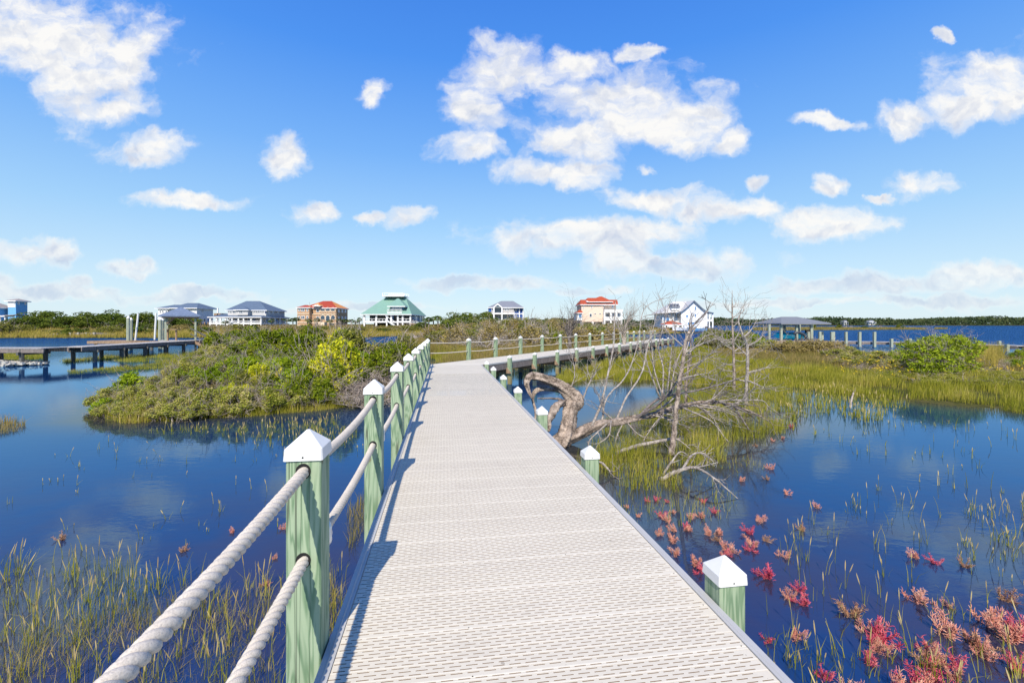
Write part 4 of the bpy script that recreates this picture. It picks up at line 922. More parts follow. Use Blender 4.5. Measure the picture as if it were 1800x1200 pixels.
# small red-roofed shelter and boats by the inlet
gzb = House('red_roof_shelter', 'small shelter with terracotta pyramid roof left of the white cottage', 1180, 108); gzb.root['category'] = 'gazebo'
gzb.hip(1165, 1196, 570, 1178, 1182, 563.5, -2, 2.4, 'r_terra')
for px in (1168, 1193):
    for dd in (-1.6, 1.8): gzb.col('post', px, 570.5, 585, dd, .25, 'brown_wood')
gzb.box('platform', 'brown_wood', 1164, 1197, 581, 582.5, -2.2, 2.4)
def small_boat(px, py, Y, L, label, col):
    c = P(px, py, Y); r_ = empty('motor_boat', c); tag(r_, label, 'boat', None); g = WB(r_)
    xs_ = np.linspace(-L / 2, L / 2, 8); wd = [.02, .5, .85, 1, 1, 1, .98, .9]
    vs = []
    for x_, w_ in zip(xs_, wd):
        for yo, zo in ((-1.1, .75 + .25 * (1 - w_)), (-.8, .1), (0, -.25 + .5 * (1 - w_)), (.8, .1), (1.1, .75 + .25 * (1 - w_)), (0, .62)): vs.append((c[0] + x_, c[1] + yo * w_, c[2] + zo * .9))
    q_ = [(k * 6 + j, k * 6 + (j + 1) % 6, k * 6 + 6 + (j + 1) % 6, k * 6 + 6 + j) for k in range(7) for j in range(6)]
    g.addx(vs, q_ + [(42, 45, 44, 43), (42, 47, 46, 45)]); g.part('hull', M[col])
    g = WB(r_); g.box(c[0] - .1, c[0] + .9, c[1] - .5, c[1] + .5, c[2] + .5, c[2] + 1.25); g.part('console', M['white'])
    g = WB(r_); g.box(c[0] + L / 2, c[0] + L / 2 + .45, c[1] - .25, c[1] + .25, c[2] + .2, c[2] + 1.1); g.part('outboard_motor', M['char'])
small_boat(1203, 581, 106, 5.6, 'white motor boat raised on a lift in front of the white cottage', 'white')
small_boat(1224, 582, 104, 4.2, 'small white boat with blue trim right of the larger motor boat', 'h_blue')
# two distant houses on the far shore
for px, w_, Y, lab in ((1532, 12, 918, 'distant white two-storey house at the foot of the far woods'), (1486, 7, 922, 'smaller distant house left of the brighter one on the far shore')):
    h = House('distant_house', lab, px, Y); a, b_ = px - w_ / 2, px + w_ / 2; h.box('wall', 'white' if w_ > 9 else 'h_grey', a, b_, 566, 571, 0, 10); h.box('upper_wall', 'white', a + w_ * .2, b_ - w_ * .2, 564, 566, 0, 10)
    h.hip(a + w_ * .12, b_ - w_ * .12, 564.3, px - 2, px + 1.5, 562.5, -1, 11, 'r_grey'); h.win(px - 2.5, px + 2.5, 567, 569.5, f=.5); h.box('porch', 'h_grey', a - 1, b_ + 1, 565.8, 566.3, -3, 0)
    for q_ in (a, px, b_): h.col('column', q_, 566, 572, -2.5, .8)
# ------------------------------------------------------------------ vegetation
VEG = []
def reg(o, desc, cat, where, group): VEG.append((o, desc, cat, where, group))
def leaves(mb, pos, nrm, size, rng, mi=0, asp=0.5):
    n = len(pos); t1 = rng.normal(size=(n, 3)); t1 -= nrm * (t1 * nrm).sum(1, keepdims=True); t1 /= np.linalg.norm(t1, axis=1, keepdims=True) + 1e-9
    t2 = np.cross(nrm, t1); s = size * rng.uniform(.55, 1.4, (n, 1))
    v = np.stack([pos - t1 * s, pos + t2 * s * asp, pos + t1 * s, pos - t2 * s * asp], 1).reshape(-1, 3)
    mb.addx(v, np.arange(n * 4).reshape(n, 4), None, mi)
def foliage(mb, lobes, n, size, rng, mi=0, gap=0.35, up=0.12, asp=0.5, zmin=0.02, shell=0.72):
    L = np.array(lobes, float); wgt = (L[:, 3] * L[:, 4] + L[:, 4] * L[:, 5] + L[:, 3] * L[:, 5]); wgt /= wgt.sum()
    k = rng.choice(len(L), n, p=wgt); d = rng.normal(size=(n, 3)); d /= np.linalg.norm(d, axis=1, keepdims=True)
    r = shell + (1.06 - shell) * rng.random((n, 1)) ** 0.7
    ph = L[k, 0] * 31 + L[k, 1] * 17
    lump = 1 + .16 * np.sin(d[:, 0] * 7 + ph) * np.sin(d[:, 1] * 6 + ph * 1.7) + .12 * np.sin(d[:, 2] * 9 + ph)
    pos = L[k, :3] + d * r * lump[:, None] * L[k, 3:6]
    f = 1 / max(L[:, 3].mean(), 1e-3)
    nz = np.sin(pos[:, 0] * 4.1 * f + 1.3) * np.sin(pos[:, 1] * 4.7 * f + .7) * np.sin(pos[:, 2] * 5.3 * f + 2.1)
    keep = (nz > -gap) & (pos[:, 2] > zmin)
    pos = pos[keep]; d = d[keep]
    nr = d + rng.normal(size=d.shape) * .8 + np.array((0, 0, up)); nr /= np.linalg.norm(nr, axis=1, keepdims=True)
    leaves(mb, pos, nr, size, rng, mi, asp)
def grow(mb, p, d, L, r, depth, rng, spread=.7, seg=4, sides=4, kids_=(2, 4), up=0.0, mi=0, rmin=.002, shrink=.68, wig=.18):
    pts = [np.array(p, float)]; d = np.array(d, float); d /= np.linalg.norm(d); rr = [r]
    for i in range(seg):
        d = d + rng.normal(size=3) * wig + np.array((0, 0, up)); d /= np.linalg.norm(d); pts.append(pts[-1] + d * L / seg); rr.append(max(rmin, r * (1 - .55 * (i + 1) / seg)))
    mb.tube(pts, rr, sides, mi, cap=False)
    if depth > 0:
        for _ in range(rng.integers(*kids_) + 1):
            i = rng.integers(1, seg + 1); dd = d + rng.normal(size=3) * spread; grow(mb, pts[i], dd, L * shrink * rng.uniform(.7, 1.2), rr[i] * .72, depth - 1, rng, spread, max(2, seg - 1), max(3, sides - 1), kids_, up, mi, rmin, shrink, wig)

def dome(rng, n, sx_=.5, sz=.62, lo=.2, rl=(.16, .28)):
    out = []
    for i in range(n):
        a = rng.uniform(0, 2 * np.pi); q = rng.random() ** .5; x, y = sx_ * q * math.cos(a) * .72, sx_ * q * math.sin(a) * .72
        z = lo + (sz - lo) * (1 - q * q) * rng.uniform(.65, 1.1); r = rng.uniform(*rl); out.append((x, y, z, r, r, r * .8))
    return out
def shrub_proto(name, mat, seed, n=8000, size=.02, lobes=14, twigs=10, flowers=0, leafmats=None, asp=.5, gap=.35, twmat='twig', rl=(.16, .28)):
    rng = np.random.default_rng(seed); root = empty(name, (0, -500, -50)); lb = dome(rng, lobes, rl=rl)
    mb = MB(); foliage(mb, lb, n, size, rng, 0, gap, asp=asp)
    if flowers:
        k = MB(); foliage(k, [l for l in lb if l[2] > .35][:6] or lb[:4], flowers, size * .8, rng, shell=.98)
        mb.addx(np.vstack(k.v), np.vstack(k.f[4]), None, 1)
    mb.build('foliage', [M[mat], M['flower']], root)
    tw = MB()
    for _ in range(twigs):
        l = lb[rng.integers(len(lb))]; p0 = (l[0] * .35, l[1] * .35, -.15); d = np.array((l[0] * .8, l[1] * .8, l[2] + .1)); grow(tw, p0, d, np.linalg.norm(d) * 1.05, .016, 2, rng, .45, 4, 4, (1, 3), .03, rmin=.003)
    tw.build('stems', M[twmat], root, smooth=True)
    return root
def dead_proto(name, seed, mat='twig', stems=9, depth=3, r=.018, spread=.6, lean=(0, 0), up=.02):
    rng = np.random.default_rng(seed); root = empty(name, (0, -500, -50)); mb = MB()
    for _ in range(stems):
        a = rng.uniform(0, 6.28); d = np.array((math.cos(a) * .75 + lean[0], math.sin(a) * .75 + lean[1], rng.uniform(.5, 1.2)))
        grow(mb, (math.cos(a) * .08, math.sin(a) * .08, -.08), d, .55, r, depth, rng, spread, 5, 5, (2, 4), up, rmin=.0028, shrink=.62)
    mb.build('branches', M[mat], root, smooth=True); return root
def tree_proto(name, seed, mat='l_far', wind=.25, n=3600, size=.032):
    rng = np.random.default_rng(seed); root = empty(name, (0, -500, -50)); lb = []
    for i in range(11):
        x = rng.uniform(-.5, .55); z = .72 + .22 * (x * wind) + rng.uniform(-.22, .14) - .35 * abs(x - .1) ** 1.5; y = rng.uniform(-.35, .35); r = rng.uniform(.13, .24); lb.append((x, y, z, r * 1.25, r, r * .55))
    for i in range(5): lb.append((rng.uniform(-.45, .45), rng.uniform(-.3, .3), rng.uniform(.2, .42), .22, .2, .16))
    mb = MB(); foliage(mb, lb, n, size, rng, gap=.28); mb.build('crown', M[mat], root)
    tw = MB()
    for i in range(5):
        l = lb[rng.integers(11)]; d = np.array(l[:3]) - (0.0, 0, -.1); grow(tw, (0.03 * i, 0, -.1), d, np.linalg.norm(d) * .85, .03, 1, rng, .35, 4, 5, (1, 2), .0, rmin=.004, shrink=.3)
    tw.build('trunk', M['dark_bark'], root, smooth=True); return root
def palm_proto(seed):
    rng = np.random.default_rng(seed); root = empty('palmetto', (0, -500, -50)); mb = MB(); c = np.array((0, 0, .78))
    for i in range(30):
        a = rng.uniform(0, 6.28); e = rng.uniform(-.5, 1.2); d = np.array((math.cos(a) * math.cos(e), math.sin(a) * math.cos(e), math.sin(e))); b = c + d * .10; sd = np.cross(d, (0, 0, 1.)); sd /= np.linalg.norm(sd) + 1e-6; u = np.cross(sd, d)
        for j in np.linspace(-1.1, 1.1, 9):
            tp = b + (d * math.cos(j) + sd * math.sin(j)) * .17 - np.array((0, 0, .04)) * (1 + abs(j)); w_ = u * .002 + sd * math.cos(j) * .014 - d * math.sin(j) * .014
            mb.add([b, b + (tp - b) * .5 + w_, tp, b + (tp - b) * .5 - w_], [(0, 1, 2, 3)])
    mb.build('crown', M['l_palm'], root); t_ = MB(); t_.tube([(0, 0, -.1), (.01, 0, .4), (0, 0, .82)], [.035, .028, .03], 8); t_.build('trunk', M['bark'], root, smooth=True); return root
PR = {
 'scrub': [shrub_proto('scrub_bush', 'l_scrub', s, 8500, .021, 26, 16, 30, rl=(.08, .15)) for s in (1, 2, 3)],
 'green': [shrub_proto('wax_myrtle', 'l_bright', s, 8500, .024, 24, 8, rl=(.085, .16), gap=.2) for s in (4, 5)],
 'dark': [shrub_proto('dark_shrub', 'l_dark', s, 9500, .022, 30, 8, rl=(.08, .15), gap=.2) for s in (6, 7, 8)],
 'yellow': [shrub_proto('golden_shrub', 'l_yellow', s, 7500, .023, 24, 8, 0, rl=(.08, .15), gap=.2) for s in (9, 10)],
 'olive': [shrub_proto('olive_shrub', 'l_olive', s, 4200, .028, 14, 12) for s in (11, 12, 13)],
 'brown': [shrub_proto('brown_scrub', 'l_brown', s, 3800, .028, 14, 14) for s in (14, 15)],
 'dead': [dead_proto('dead_bush', s) for s in (16, 17, 18)],
 'deadg': [dead_proto('dead_shrub', s, 'pale_bark', 7, 3, .022, .55) for s in (19, 20, 21)],
 'tree': [tree_proto('windswept_tree', s) for s in (22, 23, 24, 25)],
 'fshrub': [shrub_proto('shore_shrub', 'l_far', s, 2600, .040, 18, 3, rl=(.1, .18)) for s in (26, 27, 28)],
 'juniper': [], 'palm': [palm_proto(s) for s in (29, 30)],
}
USED = set()
def place(kind, x, y, w_, h_, desc, cat, where, group, rz=None, z=None):
    p = PR[kind][(len(VEG) * 7 + 3) % len(PR[kind])]
    if p.name in USED: o = dup(p)
    else: o = p; USED.add(p.name)
    gz_ = float(hgt(np.array([x]), np.array([y]))[0]) if z is None else z
    o.location = (x, y, max(gz_, 0.0)); o.scale = (w_, w_, h_); o.rotation_euler = (0, 0, random.uniform(0, 6.28) if rz is None else rz)
    reg(o, desc, cat, where, group); return o
def putpx(kind, px, ptop, Y, wpx, desc, cat, where, group, rz=None):
    """px centre, top pixel row, distance, width in px"""
    x = (px - 900) / FP * Y; zt = CAMZ - (ptop - HOR) / FP * Y; gz_ = max(float(hgt(np.array([x]), np.array([Y]))[0]), 0)
    return place(kind, x, Y, max(.4, wpx / FP * Y * 1.05), max(.3, zt - gz_) * {'palm': 1.0, 'tree': 1.12, 'dead': .95, 'deadg': .95}.get(kind, 1.42), desc, cat, where, group, rz)

# --- near island on the left
GI = 'shrubs on the near island'
IS = [('scrub', 205, 695, 12.2, 90), ('green', 238, 664, 13.6, 60), ('scrub', 262, 688, 12.0, 100), ('scrub', 305, 668, 13.0, 100), ('green', 345, 655, 13.6, 90), ('scrub', 335, 695, 11.5, 110), ('scrub', 290, 712, 11.2, 90),
      ('scrub', 388, 688, 11.7, 110), ('green', 405, 660, 13.4, 100), ('scrub', 365, 640, 15.5, 110), ('green', 440, 634, 15.5, 120), ('yellow', 418, 684, 12.2, 62), ('scrub', 455, 690, 11.9, 90), ('yellow', 478, 646, 13.6, 105), ('dark', 395, 625, 19, 110),
      ('green', 470, 618, 17, 130), ('dark', 520, 668, 12.6, 130), ('scrub', 500, 690, 12.2, 80), ('green', 545, 628, 14.5, 115), ('scrub', 560, 690, 12.8, 90), ('yellow', 590, 608, 14.6, 90), ('dark', 480, 600, 21, 170), ('dark', 545, 574, 21, 190), ('dark', 575, 582, 19, 150),
      ('scrub', 425, 600, 25, 120), ('green', 455, 592, 25, 100), ('dark', 415, 582, 31, 110), ('dark', 500, 580, 27, 150), ('scrub', 390, 608, 28, 90), ('yellow', 598, 578, 21, 55), ('olive', 622, 592, 19, 80), ('dark', 612, 640, 14.2, 60), ('olive', 645, 606, 20, 70), ('green', 625, 612, 17, 60),
      ('scrub', 405, 590, 36, 90), ('dark', 440, 576, 36, 100), ('scrub', 360, 622, 22, 80), ('scrub', 318, 640, 17.5, 60), ('green', 195, 712, 11.6, 50), ('scrub', 588, 655, 13.4, 70),
      ('dark', 550, 640, 13.4, 120), ('green', 520, 650, 13.0, 70), ('olive', 440, 665, 12.8, 80), ('scrub', 230, 712, 11.3, 70),
      ('scrub', 200, 722, 11.2, 70), ('scrub', 260, 722, 11.1, 80), ('scrub', 320, 720, 11.25, 80), ('scrub', 375, 716, 11.6, 80), ('scrub', 430, 708, 12.1, 70), ('green', 350, 700, 12.2, 60), ('dark', 480, 690, 12.8, 70), ('scrub', 530, 690, 13.0, 70), ('dark', 580, 672, 13.5, 70), ('scrub', 285, 690, 12.2, 80), ('green', 400, 690, 12.4, 60), ('scrub', 460, 700, 12.6, 70), ('yellow', 425, 690, 12.2, 50), ('yellow', 585, 640, 13.8, 70), ('green', 505, 640, 14.2, 80), ('dark', 450, 625, 16, 100), ('dark', 520, 610, 17, 120)]
nm = {'scrub': ('dry brown-green scrub bush', 'bush'), 'green': ('bright green leafy bush', 'bush'), 'dark': ('dense dark olive shrub', 'shrub'), 'yellow': ('golden blooming shrub', 'shrub'), 'olive': ('loose olive shrub', 'shrub')}
for k, px, pt, Y, wp in IS:
    xx = (px - 900) / FP * Y; hh = CAMZ - (pt - HOR) / FP * Y - max(float(hgt(np.array([xx]), np.array([Y]))[0]), 0); wm = wp / FP * Y; nn = max(1, min(3, int(round(wm / (1.15 * max(hh, .5))))))
    for j in range(nn):
        oj = (j - (nn - 1) / 2) * wp / nn; putpx(k, px + oj, pt + abs(oj) * .10 + random.uniform(-4, 3) - (13 if Y < 16 else 3), Y + random.uniform(-.3, .3), wp / nn * 1.25, nm[k][0], nm[k][1], 'on the near island' + (', right of the golden shrubs' if px > 600 else ', low left end' if px < 350 else ', rear part' if Y > 18 else ', waterside part' if Y < 13 else ', central part'), GI)
for px, pt, Y, wp in ((655, 628, 13.6, 110), (690, 640, 14.2, 100), (630, 655, 12.9, 90), (665, 610, 17, 110), (700, 628, 17.5, 90), (650, 660, 12.6, 80), (722, 640, 16, 60), (688, 668, 13.1, 70), (610, 640, 13.4, 70), (712, 660, 14.5, 60), (640, 615, 15.6, 90)):
    for j in range(1): putpx('dead', px + 12 * j, pt + 4 * j, Y + .5 * j, wp, 'tangled leafless grey-brown bush', 'dead bush', 'between the near island and the rope railing', 'dead bushes beside the railing')
for px, pt, Y, wp in ((425, 580, 30, 50), (395, 615, 24, 40), (450, 662, 12.4, 34), (370, 680, 11.9, 34)):
    putpx('dead', px, pt, Y, wp, 'bare grey twiggy bush', 'dead bush', 'among the green shrubs of the near island', 'bare bushes among the island shrubs')
putpx('dark', 690, 596, 19, 90, 'dark spreading cedar-like shrub', 'shrub', 'behind the rope railing, left of its corner', None)
putpx('dark', 668, 612, 16, 70, 'dark spreading cedar-like shrub', 'shrub', 'behind the rope railing, left of its corner', None)
putpx('olive', 715, 585, 34, 40, 'dark rounded shrub', 'shrub', 'by the small pool behind the corner post', None)

# --- marsh bank behind the far stretch of the boardwalk
GB = 'scrub on the bank behind the boardwalk'
rng = np.random.default_rng(40)
for i in range(62):
    px = rng.uniform(738, 1165); Y = rng.uniform(38, 66); x = (px - 900) / FP * Y
    if sdist(np.array([x]), np.array([Y]), MARSHB)[0] < 1: continue
    k = rng.choice(['brown', 'olive', 'brown', 'scrub', 'dead', 'deadg', 'dark'], p=[.26, .27, .14, .1, .05, .10, .08]); top = rng.uniform(571, 584)
    wp = rng.uniform(40, 75)
    d_ = {'brown': 'dry brown scrub', 'olive': 'olive-green scrub', 'scrub': 'mixed brown and green scrub', 'dead': 'bare twiggy bush', 'deadg': 'bleached bare bush', 'dark': 'dark green shrub'}[k]
    putpx(k, px, top, Y, wp, d_, 'shrub', 'on the marsh bank behind the far boardwalk', GB)
for k, px, pt, Y, wp, d_ in (('deadg', 850, 566, 33, 95, 'large bleached leafless bush with crooked limbs, below left of the shingled house'), ('deadg', 828, 572, 36, 70, 'bleached bush with a thin leaning top'), ('deadg', 785, 574, 40, 70, 'bare grey bush right of the green-roofed house'), ('deadg', 870, 572, 34, 80, 'bleached bush right of the largest bare bush'), ('deadg', 925, 565, 36, 40, 'small whitened dead tree with few limbs'), ('deadg', 962, 563, 38, 50, 'Y-shaped whitened dead tree')):
    o = putpx(k, px, pt, Y, wp, d_, 'dead bush', '', 'bleached bushes behind the boardwalk')

# --- far shore: trees, shrubs, palms
GF = 'trees and shrubs along the far shore'
def wherefar(px):
    if px < 52: return 'in front of the tower house'
    if px < 170: return 'right of the tower house'
    if px < 275: return 'between tower house and dock shelter'
    if px < 378: return 'behind the dock shelter'
    if px < 512: return 'near the veranda house'
    if px < 630: return 'near the brick house'
    if px < 752: return 'near the green-roofed house'
    if px < 850: return 'right of the green-roofed house'
    if px < 930: return 'below the shingled house'
    if px < 1010: return 'between the shingled and cream houses'
    if px < 1100: return 'below the cream house'
    return 'near the white cottage'
FT = [(62, 548, 100, 42), (78, 547, 104, 40), (92, 553, 98, 40), (50, 556, 96, 40), (105, 560, 96, 36), (122, 556, 98, 40), (140, 550, 100, 36), (153, 548, 101, 20), (165, 556, 98, 34), (178, 551, 100, 40), (190, 546, 102, 34), (205, 552, 99, 40), (222, 552, 100, 38), (240, 551, 97, 36), (252, 550, 99, 30), (262, 551, 101, 24), (30, 562, 94, 30), (300, 558, 100, 44), (322, 556, 101, 40), (342, 560, 98, 34), (275, 560, 98, 36), (215, 558, 92, 34),
      (800, 551, 92, 36), (820, 549, 94, 40), (838, 550, 92, 34), (850, 548, 90, 30), (812, 556, 86, 40), (862, 558, 86, 40)]
for px, pt, Y, wp in FT: putpx('tree', px, pt, Y, wp * 1.15, 'dark windswept evergreen tree', 'tree', wherefar(px), GF, rz=random.uniform(-.5, .5))
for px, pt, Y, wp in ((515, 558, 118, 20), (504, 559, 120, 22), (521, 557, 122, 22), (541, 559, 118, 18), (557, 558, 117, 20), (545, 561, 112, 16), (580, 561, 115, 18), (596, 559, 116, 20), (608, 560, 117, 18), (617, 560, 115, 18), (632, 557, 114, 14), (625, 562, 112, 18), (396, 563, 112, 20), (478, 561, 114, 20), (754, 556, 100, 24), (770, 553, 101, 24), (762, 555, 104, 22), (748, 558, 102, 20)):
    putpx('palm', px, pt, Y, wp * 1.5, 'cabbage palm with fan leaves', 'palm', wherefar(px), 'palms by the far houses')
rng = np.random.default_rng(41)
for i in range(230):
    px = rng.uniform(-60, 1160) if i < 190 else rng.uniform(740, 1160); Y = rng.uniform(80, 118) if px < 1010 else rng.uniform(95, 118); x = (px - 900) / FP * Y
    if sdist(np.array([x]), np.array([Y]), FARLND)[0] < 3.5: continue
    lo_, hi_ = (564, 574) if px < 290 else (570, 579)
    if i % 3 == 0 and px < 640: Y = rng.uniform(79.5, 90); lo_, hi_ = 574, 583
    x = (px - 900) / FP * Y
    if 735 < px < 1010: lo_, hi_ = 559, 570
    if px >= 1010: lo_, hi_ = 567, 574
    k = rng.choice(['fshrub', 'brown', 'olive', 'deadg'], p=[.46, .22, .32, 0.0])
    d_ = {'fshrub': 'dark green shrub', 'brown': 'tawny dry scrub', 'olive': 'olive shrub', 'deadg': 'grey leafless shrub'}[k]
    putpx(k, px, rng.uniform(lo_, hi_), Y, rng.uniform(20, 42), d_, 'shrub', wherefar(px), GF)

# --- right side bank
for k, px, pt, Y, wp, d_, w_ in (('olive', 1262, 578, 46, 50, 'olive shrub', 'below the white cottage porch'), ('dark', 1285, 582, 44, 60, 'dark green shrub', 'behind the bare upright trees'), ('green', 1245, 580, 48, 50, 'bright green shrub', 'in front of the white cottage'), ('olive', 1255, 592, 42, 60, 'olive shrub', 'at the edge of the inlet'), ('green', 1330, 587, 42, 40, 'bright green bush', 'left of the boathouse pier'), ('olive', 1310, 584, 45, 50, 'olive shrub', 'left of the boathouse pier'),
      ('dark', 1300, 600, 40, 60, 'dark green shrub', 'behind the bare upright trees'), ('yellow', 1405, 612, 39, 46, 'golden flowering shrub', 'in front of the boathouse'), ('green', 1345, 606, 40, 40, 'bright green bush', 'in front of the boathouse'), ('scrub', 1370, 604, 38, 60, 'dry scrub bush', 'in front of the boathouse'), ('brown', 1420, 606, 36, 70, 'tawny dry scrub', 'in front of the boathouse'), ('brown', 1390, 612, 34, 80, 'tawny dry scrub', 'in front of the boathouse'), ('brown', 1450, 608, 34, 70, 'tawny dry scrub', 'behind the marsh grass below the pier'),
      ('scrub', 1480, 618, 29, 60, 'dry scrub bush', 'behind the marsh grass below the pier'), ('scrub', 1520, 626, 26, 70, 'flowering scrub bush', 'left of the big juniper'), ('scrub', 1560, 628, 24, 70, 'flowering scrub bush', 'left of the big juniper'), ('scrub', 1590, 640, 21, 60, 'flowering scrub bush', 'left of the big juniper'), ('olive', 1540, 640, 22, 60, 'olive shrub', 'left of the big juniper'), ('scrub', 1500, 636, 24, 60, 'flowering scrub bush', 'left of the big juniper'), ('scrub', 1620, 662, 17.5, 60, 'dry scrub bush', 'at the foot of the big juniper'), ('scrub', 1580, 662, 17.6, 60, 'dry scrub bush', 'at the foot of the big juniper'),
      ('scrub', 1680, 660, 17, 70, 'dry scrub bush', 'at the foot of the big juniper'), ('scrub', 1730, 640, 19, 60, 'flowering scrub bush', 'right of the big juniper'), ('scrub', 1775, 650, 17.5, 70, 'flowering scrub bush', 'right of the big juniper'), ('green', 1790, 618, 22, 40, 'bright green bush', 'at the right edge'), ('olive', 1760, 625, 23, 50, 'olive shrub', 'right of the big juniper'), ('scrub', 1650, 668, 16, 70, 'dry scrub bush', 'at the foot of the big juniper'), ('scrub', 1745, 672, 15.5, 60, 'dry scrub bush', 'at the right edge'), ('scrub', 1795, 668, 15.5, 60, 'dry scrub bush', 'at the right edge'), ('green', 1795, 600, 28, 30, 'bright green bush', 'at the right edge'),
      ('dead', 1750, 610, 20, 40, 'bare pale-branched bush', 'right of the big juniper'), ('dead', 1530, 640, 21, 50, 'bare twiggy bush', 'left of the big juniper')):
    for j in range(2 if px > 1340 else 1):
        putpx(k, px + (j - .5) * wp * .45 * (px > 1340), pt - (-10 if px > 1720 else 0 if px > 1600 else 9 if px > 1340 else 2) + random.uniform(-3, 3), Y + j * .4, wp * (.8 if px > 1340 else 1), d_, 'shrub', w_, 'shrubs on the right bank')
# big wind-sheared juniper: layered foliage pads on grey limbs
jr = empty('wind_sheared_juniper', (*pz(1665, 20, 0), .25)); rng = np.random.default_rng(77); jl = []
for px, py, Y, rx, rz in ((1660, 600, 20.5, 42, 9), (1630, 606, 20, 30, 9), (1695, 604, 20.5, 34, 8), (1675, 596, 21, 26, 6), (1620, 622, 19.6, 26, 9), (1655, 620, 19.4, 30, 8), (1645, 632, 19.2, 34, 8), (1690, 622, 20, 26, 8), (1705, 612, 20.5, 24, 8), (1620, 644, 19.2, 26, 8), (1660, 648, 19.2, 30, 7), (1605, 630, 19.8, 18, 7), (1700, 640, 19.8, 22, 8), (1630, 658, 19.2, 26, 7), (1610, 612, 20.2, 20, 8)):
    Y -= 1.6; p = P(px, py + 1, Y); f = Y / FP; jl.append((*p, rx * f * .8, rx * f * .8, rz * f * 1.5))
for _ in range(16):
    a = jl[rng.integers(15)]; jl.append((a[0] + rng.normal(0, .35), a[1] + rng.normal(0, .3), a[2] + rng.normal(0, .12), .3, .3, .2))
if 1:
    pass
g = WB(jr); foliage(g, jl, 30000, .036, rng, gap=.12, shell=.6); g.part('foliage', M['l_juniper'])
g = WB(jr)
for l in jl:
    b0 = np.array(pz(1680, 18.6, 0) + (.1,)) + rng.normal(size=3) * (.15, .15, .0); d = np.array(l[:3]) - b0; n = 8; pts = [b0 + d * u + np.array((0, 0, .25 * math.sin(u * 3.14))) + rng.normal(size=3) * .04 for u in np.linspace(0, 1, n)]
    g.tube(pts, np.linspace(.05, .012, n), 5)
    for q in pts[3:]: grow(g, q, d + rng.normal(size=3) * .8, .5, .012, 2, rng, .7, 4, 3, (1, 3), rmin=.004)
g.part('limbs', M['pale_bark'], smooth=True); tag(jr, 'large wind-sheared juniper with layered bright green pads on the right bank', 'tree')

# --- ordinal labels for repeats of one kind at one place
ORD = ['leftmost', 'second', 'third', 'fourth', 'fifth', 'sixth', 'seventh', 'eighth', 'ninth', 'tenth', 'eleventh', 'twelfth', 'thirteenth', 'fourteenth', 'fifteenth', 'sixteenth', 'seventeenth', 'eighteenth', 'nineteenth', 'twentieth']
def finish_labels(reg_):
    grp = {}
    for e in reg_: grp.setdefault((e[1], e[3]), []).append(e)
    for (desc, where), L in grp.items():
        L.sort(key=lambda e: e[0].location.x / max(e[0].location.y, 1))
        for i, e in enumerate(L):
            base = (desc + ' ' + where).strip().replace(' ,', ',')
            if len(L) > 1: base = (f'{base}, leftmost' if i == 0 else f'{base}, rightmost' if i == len(L) - 1 else f'{base}, {ORD[i]} from left' if i < 20 else f'{base}, {ORD[len(L) - 1 - i] if len(L) - 1 - i < 20 else "middle"} from right')
            tag(e[0], base, e[2], e[4])
finish_labels(VEG)

# --- distant woods (one continuous mass)
rng = np.random.default_rng(50); mb = MB(); n = 52000
px = rng.uniform(860, 2250, n); Yd = rng.uniform(905, 990, n); x = (px - 900) / FP * Yd
top = 13.0 + 2.0 * np.sin(x * .021) + 1.6 * np.sin(x * .057 + 1) + 1.3 * np.sin(x * .13 + 2) + 1.0 * np.sin(x * .31) + np.where(px > 1640, (px - 1640) * .018, 0) + np.where(px < 1250, -2, 0)
z = top * (1 - rng.random(n) ** 1.25 * .98) + .6; pos = np.stack([x, Yd + (z / top) * 25, z], 1); nr = rng.normal(size=(n, 3)) * .7 + (0, -.6, .7); nr /= np.linalg.norm(nr, axis=1, keepdims=True)
leaves(mb, pos, nr, 1.7, rng, 0, .7)
o = mb.build('distant_woods', M['l_wood']); tag(o, 'dark low line of distant woods along the far shore of the bay', 'woods', kind='stuff')
# ------------------------------------------------------------------ grass
M['g_lean'] = leafmat('cordgrass_straw', [(0, (0.10, 0.09, 0.018)), (0.35, (0.26, 0.23, 0.035)), (0.7, (0.46, 0.34, 0.10)), (1, (0.60, 0.44, 0.22))], 0.4, 1.5)
def blades(mb, x, y, z, h, w_, rng, lean=.25, mi=0, curve=.2, wind=(0.04, 0)):
    n = len(x); a = rng.uniform(0, 2 * np.pi, n); L = rng.normal(0, lean, n); dx = np.cos(a) * L * h + wind[0] * h; dy = np.sin(a) * L * h + wind[1] * h
    b = rng.uniform(0, np.pi, n); wx, wy = np.cos(b) * w_ / 2, np.sin(b) * w_ / 2 * .6
    p0 = np.stack([x - wx, y - wy, z], 1); p1 = np.stack([x + wx, y + wy, z], 1)
    mx, my, mz = x + dx * .38, y + dy * .38, z + h * .58
    p2 = np.stack([mx + wx * .8, my + wy * .8, mz], 1); p3 = np.stack([mx - wx * .8, my - wy * .8, mz], 1)
    tp = np.stack([x + dx * (1 + curve), y + dy * (1 + curve), z + h * (1 - .15 * np.abs(L))], 1)
    v = np.stack([p0, p1, p2, p3, tp], 1).reshape(-1, 3); i = np.arange(n)[:, None] * 5
    mb.addx(v, i + np.array([[0, 1, 2, 3]]), i + np.array([[3, 2, 4]]), mi)
